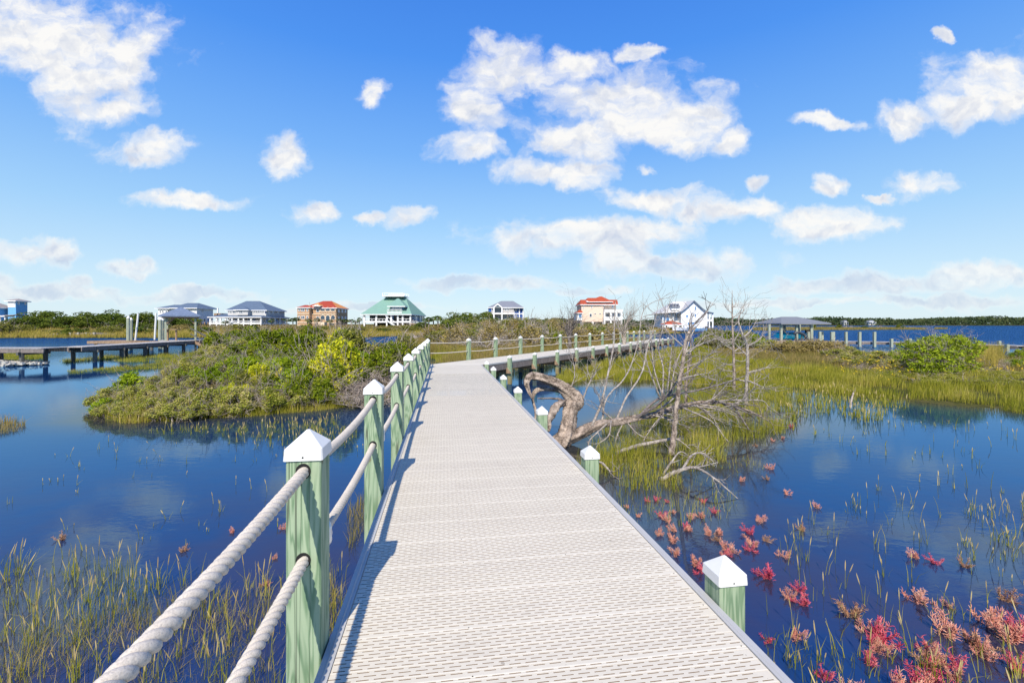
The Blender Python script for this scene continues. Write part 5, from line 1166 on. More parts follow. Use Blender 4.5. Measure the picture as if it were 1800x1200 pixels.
def scatter(poly, n, rng, clump=0.0, edge=0.0, th=-.2, fr=1.0):
    P_ = np.array(poly); lo, hi = P_.min(0), P_.max(0); outx, outy = [], []; tot = 0
    while tot < n:
        m_ = 4 * n; x = rng.uniform(lo[0], hi[0], m_); y = rng.uniform(lo[1], hi[1], m_); s = sdist(x, y, poly) + edge * wob(x * 1.3 + 5, y * 1.3)
        nz = wob(x * fr * 1.9 + 3, y * fr * 1.6) + .5 * wob(x * 4.1 * fr, y * 3.7 * fr + 4)
        k = (s > 0) & (nz > th - rng.random(m_) * .5); outx.append(x[k]); outy.append(y[k]); tot += k.sum()
        if k.sum() == 0: break
    x = np.concatenate(outx)[:n]; y = np.concatenate(outy)[:n]
    return x, y
def grass(name, label, poly, n, h, w_, mat, seed, lean=.22, edge=.5, th=-.2, fr=1.0, cat='grass', sub=0.12, wk=0.0, avoid=None, tuft=1, tr=.05):
    rng = np.random.default_rng(seed); x, y = scatter(poly, n // tuft, rng, edge=edge, th=th, fr=fr)
    if tuft > 1: x = np.repeat(x, tuft) + rng.normal(0, tr, len(x) * tuft); y = np.repeat(y, tuft) + rng.normal(0, tr, len(y) * tuft)
    if avoid is not None: k = avoid(x, y); x, y = x[k], y[k]
    z = np.maximum(hgt(x, y), -sub); hh = rng.uniform(h[0], h[1], len(x)) * (1 + .25 * wob(x * .9, y * .9)); ww = w_ * (1 + wk * y) * rng.uniform(.6, 1.3, len(x))
    mb = MB(); blades(mb, x, y, z, hh, ww, rng, lean); o = mb.build(name, M[mat]); tag(o, label, cat, kind='stuff'); return o
def offdeck(x, y):
    a = x * e1[0] + y * e1[1]; on1 = (a > AL - .02) & (a < AR + .02) & (y < 16.4)
    t_ = (x - LC[0]) * e2[0] + (y - LC[1]) * e2[1]; on2 = (t_ > -.05) & (t_ < W2 + .05) & (y > 15.5) & (x > -3.2)
    return ~(on1 | on2)
def gpoly(*p): return [tuple(G(a, b)[:2]) for a, b in p]
# fringe of the island
grass('island_grass', 'yellow-green marsh grass fringing the near island', [(-10.7, 11.3), (-9.0, 10.5), (-7.6, 10.8), (-6.5, 11.35), (-5.2, 12.0), (-4.0, 12.9), (-3.4, 14), (-4.6, 14.2), (-5.4, 13.2), (-6.6, 12.5), (-9, 11.7), (-11.4, 13.5)], 12000, (.14, .40), .010, 'g_green', 60, edge=.2, th=-.5)
grass('island_grass', 'dry tawny grass between the shrubs of the near island', ISLAND, 12000, (.2, .45), .012, 'g_brown', 61, edge=-.2)
# around the fallen tree
grass('marsh_grass', 'green marsh grass growing around the fallen dead tree', gpoly((985, 800), (1050, 850), (1110, 862), (1200, 850), (1300, 800), (1365, 745), (1395, 700), (1370, 672), (1290, 665), (1210, 690), (1140, 712), (1060, 752), (1000, 782)), 22000, (.16, .42), .008, 'g_green', 62, edge=.35, th=-.12, fr=1.3, avoid=offdeck)
grass('marsh_grass', 'thin sparse grass standing in water right of the railingless deck edge', gpoly((1040, 860), (1110, 940), (1200, 930), (1310, 850), (1380, 760), (1300, 800), (1200, 850)), 520, (.12, .35), .006, 'g_green', 63, edge=.3, avoid=offdeck)
# beneath and behind boardwalk
grass('marsh_grass', 'green marsh grass below the far boardwalk posts', [(1.4, 17.5), (2.6, 21), (5, 26), (9, 33), (13, 39), (16, 44), (18, 42), (13.2, 30), (10.5, 21), (8.5, 16.5), (6, 16), (5.5, 19), (3.4, 18)], 40000, (.25, .5), .015, 'g_green', 64, edge=.8, th=-.05, fr=.6, avoid=offdeck)
grass('marsh_grass', 'brown marsh grass behind the rope railing of the far boardwalk', [(-7.8, 36), (-4.6, 31), (-3.6, 22), (-2.8, 18.2), (-1.2, 19.2), (2.4, 25.4), (8, 34.6), (14.2, 45.3), (17, 58), (9, 66), (-6, 68), (-12.5, 62), (-12, 48)], 80000, (.35, .8), .026, 'g_brown', 65, edge=.6, th=-.35, fr=.5, avoid=offdeck)
grass('marsh_grass', 'green grass clump in the water behind the corner post', gpoly((762, 618), (800, 612), (850, 616), (862, 632), (810, 640), (768, 640)), 9000, (.3, .6), .02, 'g_green', 66, edge=.3, avoid=offdeck)
# right bank
grass('bank_grass', 'yellow-green marsh grass along the front of the right bank', [(11, 23), (9.6, 19.5), (10.2, 15.8), (11.6, 13.6), (13.2, 12.5), (13.8, 11.6), (16.5, 10.3), (24, 10.5), (30, 16), (22, 17.5), (17, 18.5), (15, 22), (14, 27), (13.2, 30)], 46000, (.16, .44), .011, 'g_green', 67, edge=.7, th=-.12, fr=.8)
grass('bank_grass', 'tawny reeds covering the back of the right bank', [(13.5, 31), (14.5, 24), (17, 19.5), (24, 18), (40, 16), (40, 26), (30, 30.5), (24, 34), (22, 42), (18.5, 43)], 46000, (.12, .36), .014, 'g_brown', 68, edge=.3, th=-.4, fr=.5)
grass('bank_grass', 'golden grass tussock right of the juniper', gpoly((1715, 662), (1700, 650), (1712, 636), (1748, 636), (1764, 650), (1750, 664)), 3500, (.8, 1.15), .014, 'g_gold', 69, lean=.25, edge=.1, th=-2)
grass('marsh_grass', 'green grass in the shallows before the right pier', [(20, 46.5), (24, 43), (31, 36), (36, 31), (28, 29.5), (22, 36), (18, 43)], 14000, (.2, .45), .022, 'g_green', 70, edge=1, th=0, fr=.4)
# left marsh strips
grass('marsh_grass', 'green grass strips in the water under the left dock', gpoly((-80, 624), (60, 622), (95, 627), (30, 634), (-80, 634)), 7000, (.2, .4), .022, 'g_green', 71, edge=.8, th=-.1, fr=.4)
grass('marsh_grass', 'grass strip in the channel in front of the dock shelter', gpoly((90, 636), (170, 629), (245, 624), (300, 622), (345, 618), (360, 630), (320, 640), (210, 636), (140, 638)), 8500, (.15, .4), .016, 'g_green', 72, edge=.8, th=.1, fr=.6)
grass('marsh_grass', 'nearer low grass strip before the left dock pilings', gpoly((100, 653), (150, 649), (215, 645), (330, 634), (350, 640), (300, 646), (210, 654), (150, 657)), 6500, (.12, .32), .013, 'g_green', 73, edge=.5, th=-.2, fr=.6)
grass('marsh_grass', 'small grass patch at the left edge of the pond', gpoly((-60, 745), (20, 742), (28, 758), (-20, 770), (-60, 770)), 1500, (.1, .35), .01, 'g_brown', 74, edge=.2)
grass('shore_grass', 'golden grass along the far shore below the houses', [(-130, 77.5), (-60, 77), (-27, 79), (-22, 90), (-14, 88), (-8, 76), (2, 72), (14, 80), (24, 100), (44, 118), (38, 124), (0, 100), (-12, 98), (-26, 100), (-60, 92), (-130, 94)], 90000, (.4, 1.0), .06, 'g_gold', 75, edge=1.2, th=-.9, fr=.1)
grass('shore_grass', 'brown grass around the far houses', [(-160, 90), (-60, 90), (-20, 98), (20, 110), (60, 134), (60, 160), (-100, 160), (-180, 140)], 50000, (.5, 1.2), .10, 'g_brown', 76, edge=1.2, th=-.9, fr=.1)
for k, (pl, lb) in enumerate(((gpoly((1325, 577.2), (1440, 576.6), (1560, 577), (1625, 578), (1628, 579.3), (1560, 579.6), (1440, 580.2), (1325, 581)), 'long low brown marsh islet in the bay behind the right pier'), (gpoly((1643, 577.9), (1664, 577.8), (1664, 578.5), (1643, 578.6)), 'tiny brown marsh islet right of the long one'))):
    grass('marsh_islet_grass', lb, pl, 26000 if k == 0 else 700, (.5, 1.3), .16, 'g_brown', 77 + k, edge=.5, th=-.6, fr=.06)
rng = np.random.default_rng(90)
ISL = []
for i in range(9):
    px_ = (1375, 1475, 1492, 1520, 1540, 1583, 1598, 1430, 1350)[i]; ISL.append(px_)
    Y = 215; o = dup(PR['fshrub' if i % 2 else 'deadg'][i % 3]); o.location = ((px_ - 900) / FP * Y, Y, 0); o.scale = (4, 4, 2.2 + (i % 3) * .7); tag(o, f'low shrub on the long marsh islet in the bay, {"leftmost" if px_ == 1350 else "rightmost" if px_ == 1598 else ORD[sorted((1375,1475,1492,1520,1540,1583,1598,1430,1350)).index(px_)] + " from left"}', 'shrub', 'shrubs on the marsh islet')

# scattered stalks with seed heads in the near water
def stalks(name, label, poly, n, h, seed, th=-.3, seed_frac=.6, r=.003, fr=1.0, leaf=2, avoid=offdeck):
    rng = np.random.default_rng(seed); x, y = scatter(poly, n, rng, edge=.2, th=th, fr=fr)
    if avoid: k = avoid(x, y); x, y = x[k], y[k]
    mb = MB()
    for a, b_ in zip(x, y):
        hh = rng.uniform(*h); tx, ty = rng.normal(0, .13, 2) * hh; p0 = np.array((a, b_, -.05)); p1 = p0 + (tx * .4, ty * .4, hh * .6); p2 = p0 + (tx, ty, hh)
        mb.tube([p0, p1, p2], [r, r * .8, r * .4], 3, 0, False)
        if rng.random() < seed_frac:
            q = p1 + (p2 - p1) * .35; e_ = p2 + (p2 - p1) * .15; mb.tube([q, q + (e_ - q) * .3, q + (e_ - q) * .7, e_], [r * .6, r * 1.9, r * 1.7, r * .4], 4, 1, False)
    m_ = len(x) * leaf; k = rng.integers(len(x), size=m_); blades(mb, x[k] + rng.normal(0, .02, m_), y[k] + rng.normal(0, .02, m_), np.full(m_, -.05), rng.uniform(h[0] * .5, h[1] * .8, m_), np.full(m_, r * 2.4), rng, .3, 0)
    o = mb.build(name, [M['g_green'], M['g_seed']]); tag(o, label, 'grass', kind='stuff'); return o
BL = gpoly((-80, 1000), (120, 985), (300, 1010), (430, 1040), (530, 1020), (620, 960), (640, 1000), (600, 1100), (560, 1300), (300, 1420), (-80, 1420))
stalks('cordgrass', 'cordgrass with pale seed heads in the lower left water', BL, 420, (.13, .36), 80, -.6, .5, .0022, 1.5, 3)
grass('cordgrass', 'dense low yellow-green grass at the bottom left', gpoly((-80, 1085), (60, 1100), (200, 1070), (330, 1060), (420, 1080), (520, 1100), (600, 1020), (620, 1040), (560, 1300), (300, 1420), (-80, 1420)), 6500, (.08, .28), .0038, 'g_lean', 81, lean=.42, edge=.15, th=-.15, fr=1.6, avoid=offdeck, tuft=4, tr=.03)
grass('cordgrass', 'dark sparse grass in the shaded water at lower left', gpoly((-80, 1010), (150, 1010), (350, 1040), (520, 1050), (520, 1110), (330, 1130), (-80, 1160)), 1300, (.06, .24), .004, 'g_brown', 82, lean=.45, edge=.15, th=-.5, fr=1.6, tuft=3, tr=.03)
grass('cordgrass', 'brown grass close beside the left edge of the deck', gpoly((600, 1000), (640, 960), (655, 900), (640, 870), (610, 900), (590, 1000), (560, 1100), (580, 1140)), 700, (.1, .34), .005, 'g_brown', 83, lean=.3, edge=.1, th=-.8, avoid=offdeck)
stalks('cordgrass', 'thin stalks standing in the open pond at left', gpoly((60, 780), (350, 770), (560, 800), (620, 860), (480, 960), (100, 990), (20, 880)), 60, (.08, .22), 84, -1, .7, .0028)
stalks('cordgrass', 'thin reeds in the dark reflection before the near island', gpoly((250, 760), (450, 745), (600, 735), (640, 790), (520, 800), (400, 780)), 260, (.1, .3), 85, -1, .5, .004)
stalks('reed_stalks', 'scattered seed-headed stalks in the lower right water', gpoly((1330, 1240), (1330, 1040), (1400, 900), (1560, 860), (1850, 1000), (1850, 1240), (1600, 1260)), 110, (.10, .30), 86, -1, .75, .0024)
stalks('reed_stalks', 'cluster of seed-headed stalks near the right edge', gpoly((1680, 985), (1700, 890), (1850, 880), (1850, 1000)), 80, (.10, .28), 87, -.4, .8, .0026)
stalks('reed_stalks', 'thin stalks between the pond and the right bank', gpoly((1400, 760), (1440, 705), (1560, 712), (1700, 730), (1850, 780), (1850, 880), (1600, 860)), 90, (.08, .3), 88, -.2, .3, .004)
stalks('reed_stalks', 'thin dark reeds beyond the fallen tree', gpoly((1380, 672), (1480, 692), (1590, 708), (1540, 745), (1440, 730), (1360, 760)), 500, (.15, .45), 89, -.2, .2, .006)
stalks('reed_stalks', 'green stalks at the bottom right corner', gpoly((1340, 1420), (1350, 1130), (1500, 1120), (1850, 1150), (1850, 1420)), 120, (.10, .30), 91, -.6, .4, .0026, 1.5, 3)

# yellow goldenrod on right bank
rng = np.random.default_rng(92); mb = MB()
for px, py, n in ((1470, 636, 60), (1500, 650, 60), (1550, 630, 80), (1555, 645, 90), (1575, 655, 90), (1590, 640, 60), (1715, 640, 60), (1755, 650, 90), (1775, 658, 80), (1790, 650, 60), (1350, 620, 60), (1345, 606, 60), (1700, 655, 50), (1600, 660, 50)):
    Y = 19 + rng.uniform(-2, 3) if px > 1440 else 32
    for _ in range(n // 5):
        p = P(px + rng.normal(0, 16), py + rng.normal(0, 9), Y + rng.normal(0, .6)); leaves(mb, p + rng.normal(size=(5, 3)) * .022, np.tile((0, -.6, .8), (5, 1)), .016, rng, 0, .7)
o = mb.build('goldenrod', M['flower']); tag(o, 'yellow goldenrod blooms scattered over the right bank scrub', 'flowers', kind='stuff')

# ------------------------------------------------------------------ dead trees
def smoothline(pts, n=8):
    pts = np.asarray(pts, float)
    if len(pts) < 3: return pts
    out = []; q = np.vstack([2 * pts[0] - pts[1], pts, 2 * pts[-1] - pts[-2]])
    for i in range(1, len(q) - 2):
        for u in np.linspace(0, 1, n, endpoint=False):
            a, b_, c, d = q[i - 1:i + 3]; out.append(.5 * ((2 * b_) + (-a + c) * u + (2 * a - 5 * b_ + 4 * c - d) * u * u + (-a + 3 * b_ - 3 * c + d) * u ** 3))
    out.append(pts[-1]); return np.array(out)
def limb(root, name, pp, rad, mat, rng, sides=8, knob=.06, tw=0, tl=.5, td=1, spread=.6, up=.05, n=8):
    """pp: list of (px,py,Y); rad in metres at those points"""
    pts = smoothline([P(*p) for p in pp], n); r = np.interp(np.linspace(0, 1, len(pts)), np.linspace(0, 1, len(rad)), rad) * (.74 if name == 'trunk' else .64)
    r = r * (1 + rng.normal(0, knob, len(r))); pts[1:-1] += rng.normal(0, 1, (len(pts) - 2, 3)) * r[1:-1, None] * .12
    g = WB(root); g.tube(pts, r, sides)
    for _ in range(int(tw * 1.9)):
        i = rng.integers(len(pts) // 4, len(pts)); d = np.gradient(pts, axis=0)[i]; d /= np.linalg.norm(d); dd = d + rng.normal(size=3) * spread
        grow(g, pts[i], dd, tl * rng.uniform(.5, 1.3), max(.006, r[i] * .45), td, rng, .55, 5, 4, (1, 3), up, rmin=.0035)
    return g.part(name, M[mat], smooth=True)
rng = np.random.default_rng(101)
ft = empty('fallen_tree', tuple(G(990, 778))); tag(ft, 'fallen twisted dead tree with thick S-curved grey trunk beside the deck', 'dead tree')
def gnarl(pp, rad, name='trunk', sides=22, strands=5):
    """thick weathered trunk: lobed, twisting cross-section"""
    pts = smoothline([P(*p) for p in pp], 12); rad = np.array(rad) * .86; r = np.interp(np.linspace(0, 1, len(pts)), np.linspace(0, 1, len(rad)), rad)
    g = WB(ft); m0 = MB(); m0.tube(pts, r, sides, cap=True); v = m0.v[0]; n = len(pts)
    ring = v[:n * sides].reshape(n, sides, 3); cen = pts[:, None, :]; off = ring - cen
    an = np.linspace(0, 2 * np.pi, sides, endpoint=False)[None, :]; s_ = np.linspace(0, 1, n)[:, None]
    f = 1 + .27 * np.cos(strands * an + s_ * 9) + .15 * np.cos(3 * an - s_ * 5 + 1) + .05 * np.sin(11 * an + s_ * 25) + rng.normal(0, .05, (n, sides)) + .10 * np.sin(s_ * 23 + 1.3) * np.cos(an * 2 + 1)
    v[:n * sides] = (cen + off * f[:, :, None]).reshape(-1, 3)
    g.addx(v, np.vstack(m0.f[4]), np.vstack(m0.f[3])); return g.part(name, M['bark'], smooth=True)
gnarl([(983, 782, 8.6), (994, 765, 8.65), (1000, 742, 8.8), (1003, 722, 8.95), (1012, 706, 9.05), (1000, 690, 9.1), (975, 672, 9.1), (950, 663, 9.1), (933, 662, 9.1), (926, 672, 9.05), (930, 688, 9.0), (936, 700, 8.9)], [.21, .165, .145, .15, .155, .13, .105, .088, .072, .055, .035, .02])
gnarl([(1008, 696, 9.15), (990, 688, 9.25), (968, 684, 9.3), (944, 686, 9.2), (936, 700, 9.1), (942, 722, 9.0), (940, 742, 8.9)], [.075, .055, .05, .045, .035, .028, .018], 'split_limb', 12, 3)
gnarl([(962, 758, 8.5), (966, 735, 8.6), (976, 716, 8.75), (992, 705, 8.9)], [.055, .075, .085, .06], 'stub', 14, 3)
limb(ft, 'stub', [(990, 704, 9.0), (975, 700, 9.0), (945, 700, 9.0)], [.05, .035, .02], 'dark_bark', rng)
gnarl([(988, 775, 8.65), (1020, 762, 8.75), (1052, 747, 8.85), (1080, 742, 9.0), (1110, 736, 9.2), (1150, 729, 9.5), (1190, 716, 9.7), (1225, 708, 9.8), (1262, 706, 9.9)], [.12, .105, .09, .082, .075, .062, .052, .048, .042], 'main_limb', 16, 4)
limb(ft, 'branch', [(1262, 706, 9.9), (1300, 716, 9.8), (1330, 728, 9.6), (1348, 738, 9.5)], [.045, .035, .02, .01], 'bark', rng, tw=5, tl=.5, td=1)
limb(ft, 'branch', [(1225, 708, 9.8), (1270, 704, 10), (1310, 703, 10.2), (1340, 704, 10.3), (1352, 716, 10.3)], [.04, .03, .025, .018, .008], 'pale_bark', rng, tw=5, tl=.4)
limb(ft, 'branch', [(1290, 712, 9.8), (1310, 745, 9.5), (1328, 772, 9.3), (1330, 790, 9.2)], [.03, .026, .02, .012], 'dark_bark', rng, tw=5, tl=.35)
limb(ft, 'branch', [(1200, 716, 9.6), (1250, 740, 9.2), (1275, 770, 9.0), (1290, 785, 8.9)], [.028, .022, .016, .01], 'pale_bark', rng, tw=4, tl=.35)
limb(ft, 'branch', [(1110, 738, 9.2), (1150, 715, 9.3), (1178, 690, 9.4), (1190, 672, 9.5), (1215, 662, 9.6)], [.055, .045, .035, .03, .02], 'dark_bark', rng, tw=6, tl=.6, up=.1)
limb(ft, 'branch', [(1120, 735, 9.2), (1160, 700, 9.6), (1230, 685, 10), (1290, 668, 10.4), (1320, 655, 10.6)], [.05, .04, .032, .02, .01], 'dark_bark', rng, tw=8, tl=.7)
for pts_, r_ in (([(1040, 750, 8.8), (1058, 705, 9.0), (1068, 660, 9.2), (1078, 610, 9.5), (1080, 560, 9.8), (1082, 530, 9.9)], [.045, .036, .03, .026, .018, .008]),
                 ([(1058, 742, 8.9), (1066, 700, 9.2), (1095, 668, 9.6), (1110, 640, 9.8), (1122, 600, 10), (1135, 540, 10.3), (1190, 518, 10.5)], [.03, .028, .024, .02, .016, .012, .006]),
                 ([(1085, 735, 9.1), (1100, 700, 9.4), (1128, 655, 9.8), (1138, 610, 10.1), (1150, 570, 10.4), (1160, 520, 10.6)], [.035, .03, .026, .02, .014, .006]),
                 ([(1078, 738, 9.0), (1060, 720, 8.9), (1064, 695, 8.9)], [.03, .022, .010]),
                 ([(1000, 690, 9.1), (1010, 660, 9.2), (1006, 625, 9.3)], [.02, .014, .005]),
                 ([(1022, 708, 9.0), (1035, 675, 9.0), (1048, 655, 9.0)], [.03, .02, .007]),
                 ([(1150, 727, 9.5), (1190, 690, 9.9), (1200, 640, 10.4), (1215, 590, 10.8), (1235, 560, 11), (1262, 520, 11.2)], [.04, .032, .028, .022, .016, .006])):
    limb(ft, 'branch', pts_, r_, 'pale_bark', rng, 7, tw=5, tl=.42, td=1, up=.04)
for pts_, r_ in (([(1072, 740, 8.9), (1050, 760, 8.6), (1036, 775, 8.4), (1033, 795, 8.2)], [.03, .024, .018, .012]), ([(1074, 740, 8.9), (1070, 765, 8.5), (1052, 780, 8.3), (1046, 792, 8.2)], [.028, .02, .015, .01]),
                 ([(1098, 738, 9.1), (1085, 765, 8.8), (1078, 795, 8.4)], [.02, .016, .01]), ([(1170, 724, 9.5), (1150, 745, 9.1), (1130, 775, 8.7)], [.02, .016, .01]), ([(1100, 740, 9.1), (1125, 765, 8.8), (1160, 775, 8.7)], [.022, .016, .01])):
    limb(ft, 'branch', pts_, r_, 'pale_bark', rng, 6, tw=2, tl=.25)
for k_ in range(16):
    x0_ = rng.uniform(1060, 1300); y0_ = np.interp(x0_, [1052, 1110, 1190, 1262, 1330], [747, 736, 716, 706, 728]); Y0_ = np.interp(x0_, [1052, 1190, 1330], [8.9, 9.7, 9.7]); dx_ = rng.uniform(20, 80); dy_ = rng.uniform(-45, 60)
    limb(ft, 'branch', [(x0_, y0_, Y0_), (x0_ + dx_ * .5, y0_ + dy_ * .35, Y0_ - .1), (x0_ + dx_, y0_ + dy_, Y0_ - rng.uniform(-.3, .5))], [.035, .022, .006], ('pale_bark', 'dark_bark')[k_ % 2], rng, 6, tw=4, tl=.4, td=1, up=0)
# leaning pole-like trunk
lt = empty('dead_pole_tree', tuple(G(1180, 795))); tag(lt, 'slim upright dead tree rising through the branches of the fallen one', 'dead tree')
limb(lt, 'trunk', [(1180, 800, 8.0), (1186, 745, 8.1), (1192, 690, 8.15), (1200, 640, 8.2), (1208, 590, 8.2), (1222, 575, 8.2)], [.074, .058, .05, .044, .038, .022], 'bark', rng, 12)
limb(lt, 'branch', [(1208, 600, 8.2), (1216, 575, 8.2), (1240, 550, 8.3), (1250, 530, 8.3)], [.04, .03, .018, .006], 'dark_bark', rng, tw=3, tl=.3)
limb(lt, 'branch', [(1212, 600, 8.2), (1212, 575, 8.2), (1213, 560, 8.2)], [.04, .028, .012], 'dark_bark', rng, tw=2, tl=.2)
for pts_ in ([(1198, 648, 8.2), (1225, 638, 8.1), (1262, 622, 8.0)], [(1197, 660, 8.2), (1215, 650, 8.1), (1235, 635, 8.0)], [(1203, 620, 8.2), (1232, 605, 8.2), (1265, 592, 8.2)], [(1205, 612, 8.2), (1180, 590, 8.3), (1168, 575, 8.3)], [(1205, 625, 8.2), (1222, 610, 8.4), (1240, 588, 8.4)], [(1196, 665, 8.2), (1230, 658, 8.0), (1250, 655, 7.9)]):
    limb(lt, 'branch', pts_, [.024, .016, .006], 'pale_bark', rng, 6, tw=3, tl=.3)
# twin behind it
t2 = empty('dead_sapling', tuple(G(1207, 720))); tag(t2, 'thin grey dead sapling just right of the slim upright dead tree', 'dead tree')
limb(t2, 'trunk', [(1207, 722, 12), (1206, 680, 12), (1212, 630, 12.1), (1215, 590, 12.2)], [.05, .042, .03, .014], 'bark', rng, 9, tw=8, tl=.8, td=1)
t3 = empty('dead_sapling', tuple(G(1168, 690))); tag(t3, 'pale multi-stemmed dead sapling left of the slim upright dead tree', 'dead tree')
for pts_ in ([(1164, 700, 14), (1166, 650, 14.2), (1158, 610, 14.4), (1170, 560, 14.6), (1178, 530, 14.7)], [(1172, 700, 14), (1178, 640, 14.2), (1182, 600, 14.3), (1190, 570, 14.4)], [(1166, 700, 14), (1150, 650, 14.1), (1146, 610, 14.2), (1142, 580, 14.3)], [(1178, 690, 14.2), (1188, 640, 14.3), (1206, 590, 14.4), (1180, 560, 14.5)], [(1160, 698, 14), (1138, 640, 14), (1134, 600, 14)]):
    limb(t3, 'stem', pts_, [.042, .034, .022, .010], 'pale_bark', rng, 7, tw=8, tl=.7, td=1, up=.08)
# two upright trees on the right
t4 = empty('bare_upright_tree', tuple(G(1290, 682))); tag(t4, 'tall straight bare tree with short side branches, left of the forked one', 'dead tree')
limb(t4, 'trunk', [(1290, 688, 16), (1290, 640, 16), (1288, 590, 16), (1287, 545, 16), (1287, 510, 16)], [.07, .06, .05, .032, .008], 'bark', rng, 10, tw=0)
for a, b_ in (((1289, 615), (1250, 582)), ((1289, 612), (1268, 590)), ((1290, 620), (1325, 612)), ((1290, 600), (1305, 565)), ((1290, 618), (1330, 580)), ((1287, 575), (1302, 555)), ((1287, 560), (1312, 530)), ((1287, 550), (1270, 530)), ((1290, 632), (1318, 630)), ((1289, 640), (1262, 632)), ((1288, 595), (1262, 593)), ((1287, 600), (1258, 596)), ((1287, 540), (1295, 528)), ((1289, 652), (1255, 640))):
    limb(t4, 'branch', [(*a, 16), ((a[0] + b_[0]) / 2, (a[1] + b_[1]) / 2 + 4, 16.1), (*b_, 16.2)], [.03, .02, .006], 'pale_bark', rng, 6, tw=3, tl=.6, td=1, up=.1)
t5 = empty('forked_bare_tree', tuple(G(1311, 715))); tag(t5, 'pale spotted bare tree forking low into two limbs right of the straight one', 'dead tree')
limb(t5, 'trunk', [(1311, 722, 12.6), (1312, 680, 12.6), (1314, 640, 12.6), (1313, 605, 12.6), (1306, 590, 12.6)], [.066, .06, .055, .048, .028], 'pale_bark', rng, 10)
for pts_ in ([(1314, 608, 12.6), (1330, 600, 12.5), (1340, 590, 12.5), (1343, 575, 12.5)], [(1340, 590, 12.5), (1352, 598, 12.5)], [(1308, 592, 12.6), (1320, 580, 12.7), (1331, 562, 12.8)], [(1306, 592, 12.6), (1298, 560, 12.7), (1308, 545, 12.8)], [(1312, 655, 12.6), (1335, 650, 12.5), (1353, 644, 12.4)], [(1312, 670, 12.6), (1290, 668, 12.7), (1250, 680, 12.8)], [(1314, 625, 12.6), (1300, 612, 12.7), (1290, 600, 12.7)], [(1312, 668, 12.6), (1330, 675, 12.3), (1340, 680, 12.2)]):
    limb(t5, 'limb', pts_, [.04, .026, .008], 'pale_bark', rng, 7, tw=3, tl=.5, td=1)
# loose fallen branches near the water
for lab, lst in (('long pale branch lying on the grass below the fallen trunk', [([(1085, 795, 8.0), (1120, 783, 8.2), (1165, 774, 8.4), (1190, 772, 8.5), (1215, 790, 8.3)], [.045, .055, .05, .03, .01])]),
                 ('forked pale branch arching into the water near the red plants', [([(1160, 843, 6.75), (1190, 828, 6.7), (1222, 822, 6.6), (1255, 840, 6.3), (1297, 876, 6.0)], [.05, .045, .035, .022, .008]), ([(1165, 835, 6.8), (1180, 812, 6.9), (1196, 794, 7.0), (1212, 802, 7.0)], [.03, .022, .016, .008]), ([(1200, 824, 6.7), (1216, 800, 6.9), (1235, 796, 6.9), (1255, 812, 6.8)], [.028, .024, .018, .008]), ([(1215, 822, 6.6), (1240, 818, 6.8), (1262, 812, 7)], [.02, .014, .006])]),
                 ('short curved grey branch beside the second stub post', [([(1045, 808, 7.1), (1060, 815, 7.0), (1073, 830, 6.9), (1086, 850, 6.8)], [.02, .03, .02, .008])])):
    fb_ = empty('fallen_branch', P(*lst[0][0][0])); tag(fb_, lab, 'branch')
    for pts_, r_ in lst: limb(fb_, 'branch', pts_, r_, 'pale_bark', rng, 8, tw=2, tl=.3, td=1)
sn = empty('dead_snag', tuple(G(1497, 715))); tag(sn, 'short dark stick standing in the pond before the right bank', 'stick')
limb(sn, 'stem', [(1500, 740, 12.2), (1495, 715, 12.6), (1500, 690, 12.8)], [.03, .05, .03], 'twig', rng, 7, tw=2, tl=.2)
# dark-limbed dead trees behind the railing
for k, (px, pb, pt, Y, lab) in enumerate(((1000, 606, 540, 34, 'tall dark-limbed dead tree behind the railing left of the terracotta-roofed house'), (968, 600, 562, 40, 'whitened Y-forked dead tree behind the far railing'), (925, 592, 560, 42, 'small bleached snag left of the whitened forked tree'), (1095, 590, 545, 33, 'leaning pale dead branches beside the cream house'))):
    r_ = empty('bare_marsh_tree', tuple(P(px, pb, Y))); tag(r_, lab, 'dead tree')
    for j in range((5, 2, 2, 5)[k]):
        x1 = px + rng.uniform(-26, 26); limb(r_, 'limb', [(px + j, 612, Y), (px + (x1 - px) * .3, (pb + pt) / 2 + 8, Y), (x1, pt + rng.uniform(0, 16), Y)], [.11, .07, .02], ('dark_bark', 'pale_bark', 'pale_bark', 'pale_bark')[k], rng, 6, tw=7, tl=1.3, td=1)

# ------------------------------------------------------------------ glasswort
def gw_proto(mat, seed, n=7):
    rng = np.random.default_rng(seed); root = empty('glasswort', (0, -500, -50)); st = MB(); fg = MB()
    ln = rng.normal(0, .25, 2)
    for i in range(n):
        a = rng.uniform(0, 6.28); d = np.array((math.cos(a) * .55 + ln[0], math.sin(a) * .55 + ln[1], rng.uniform(.55, 1.1))); d /= np.linalg.norm(d); L = rng.uniform(.55, .95); pts = [np.zeros(3)]
        for j in range(6): d = d + np.array((0, 0, .05)) + rng.normal(size=3) * .13; d /= np.linalg.norm(d); pts.append(pts[-1] + d * L / 6)
        st.tube(pts, np.linspace(.013, .005, 7), 4, 0, False)
        for j in range(2, 7):
            for _ in range(rng.integers(9, 14)):
                b_ = pts[j] + rng.normal(size=3) * .02 - d * rng.uniform(0, L / 6); dd = d * .8 + rng.normal(size=3) * .6 + (0, 0, .1); dd /= np.linalg.norm(dd); l = rng.uniform(.09, .24) * (1.15 - .06 * j); q = [b_]
                cv = rng.normal(size=3) * .22
                for m_ in range(4): dd = dd + np.array((0, 0, .16)) + cv; dd /= np.linalg.norm(dd); q.append(q[-1] + dd * l / 4)
                fg.tube(q, [.005, .0085, .009, .0075, .003], 3, 0, True)
    fg.build('fingers', M[mat], root, smooth=True); st.build('stems', M['gstem'], root, smooth=True); return root
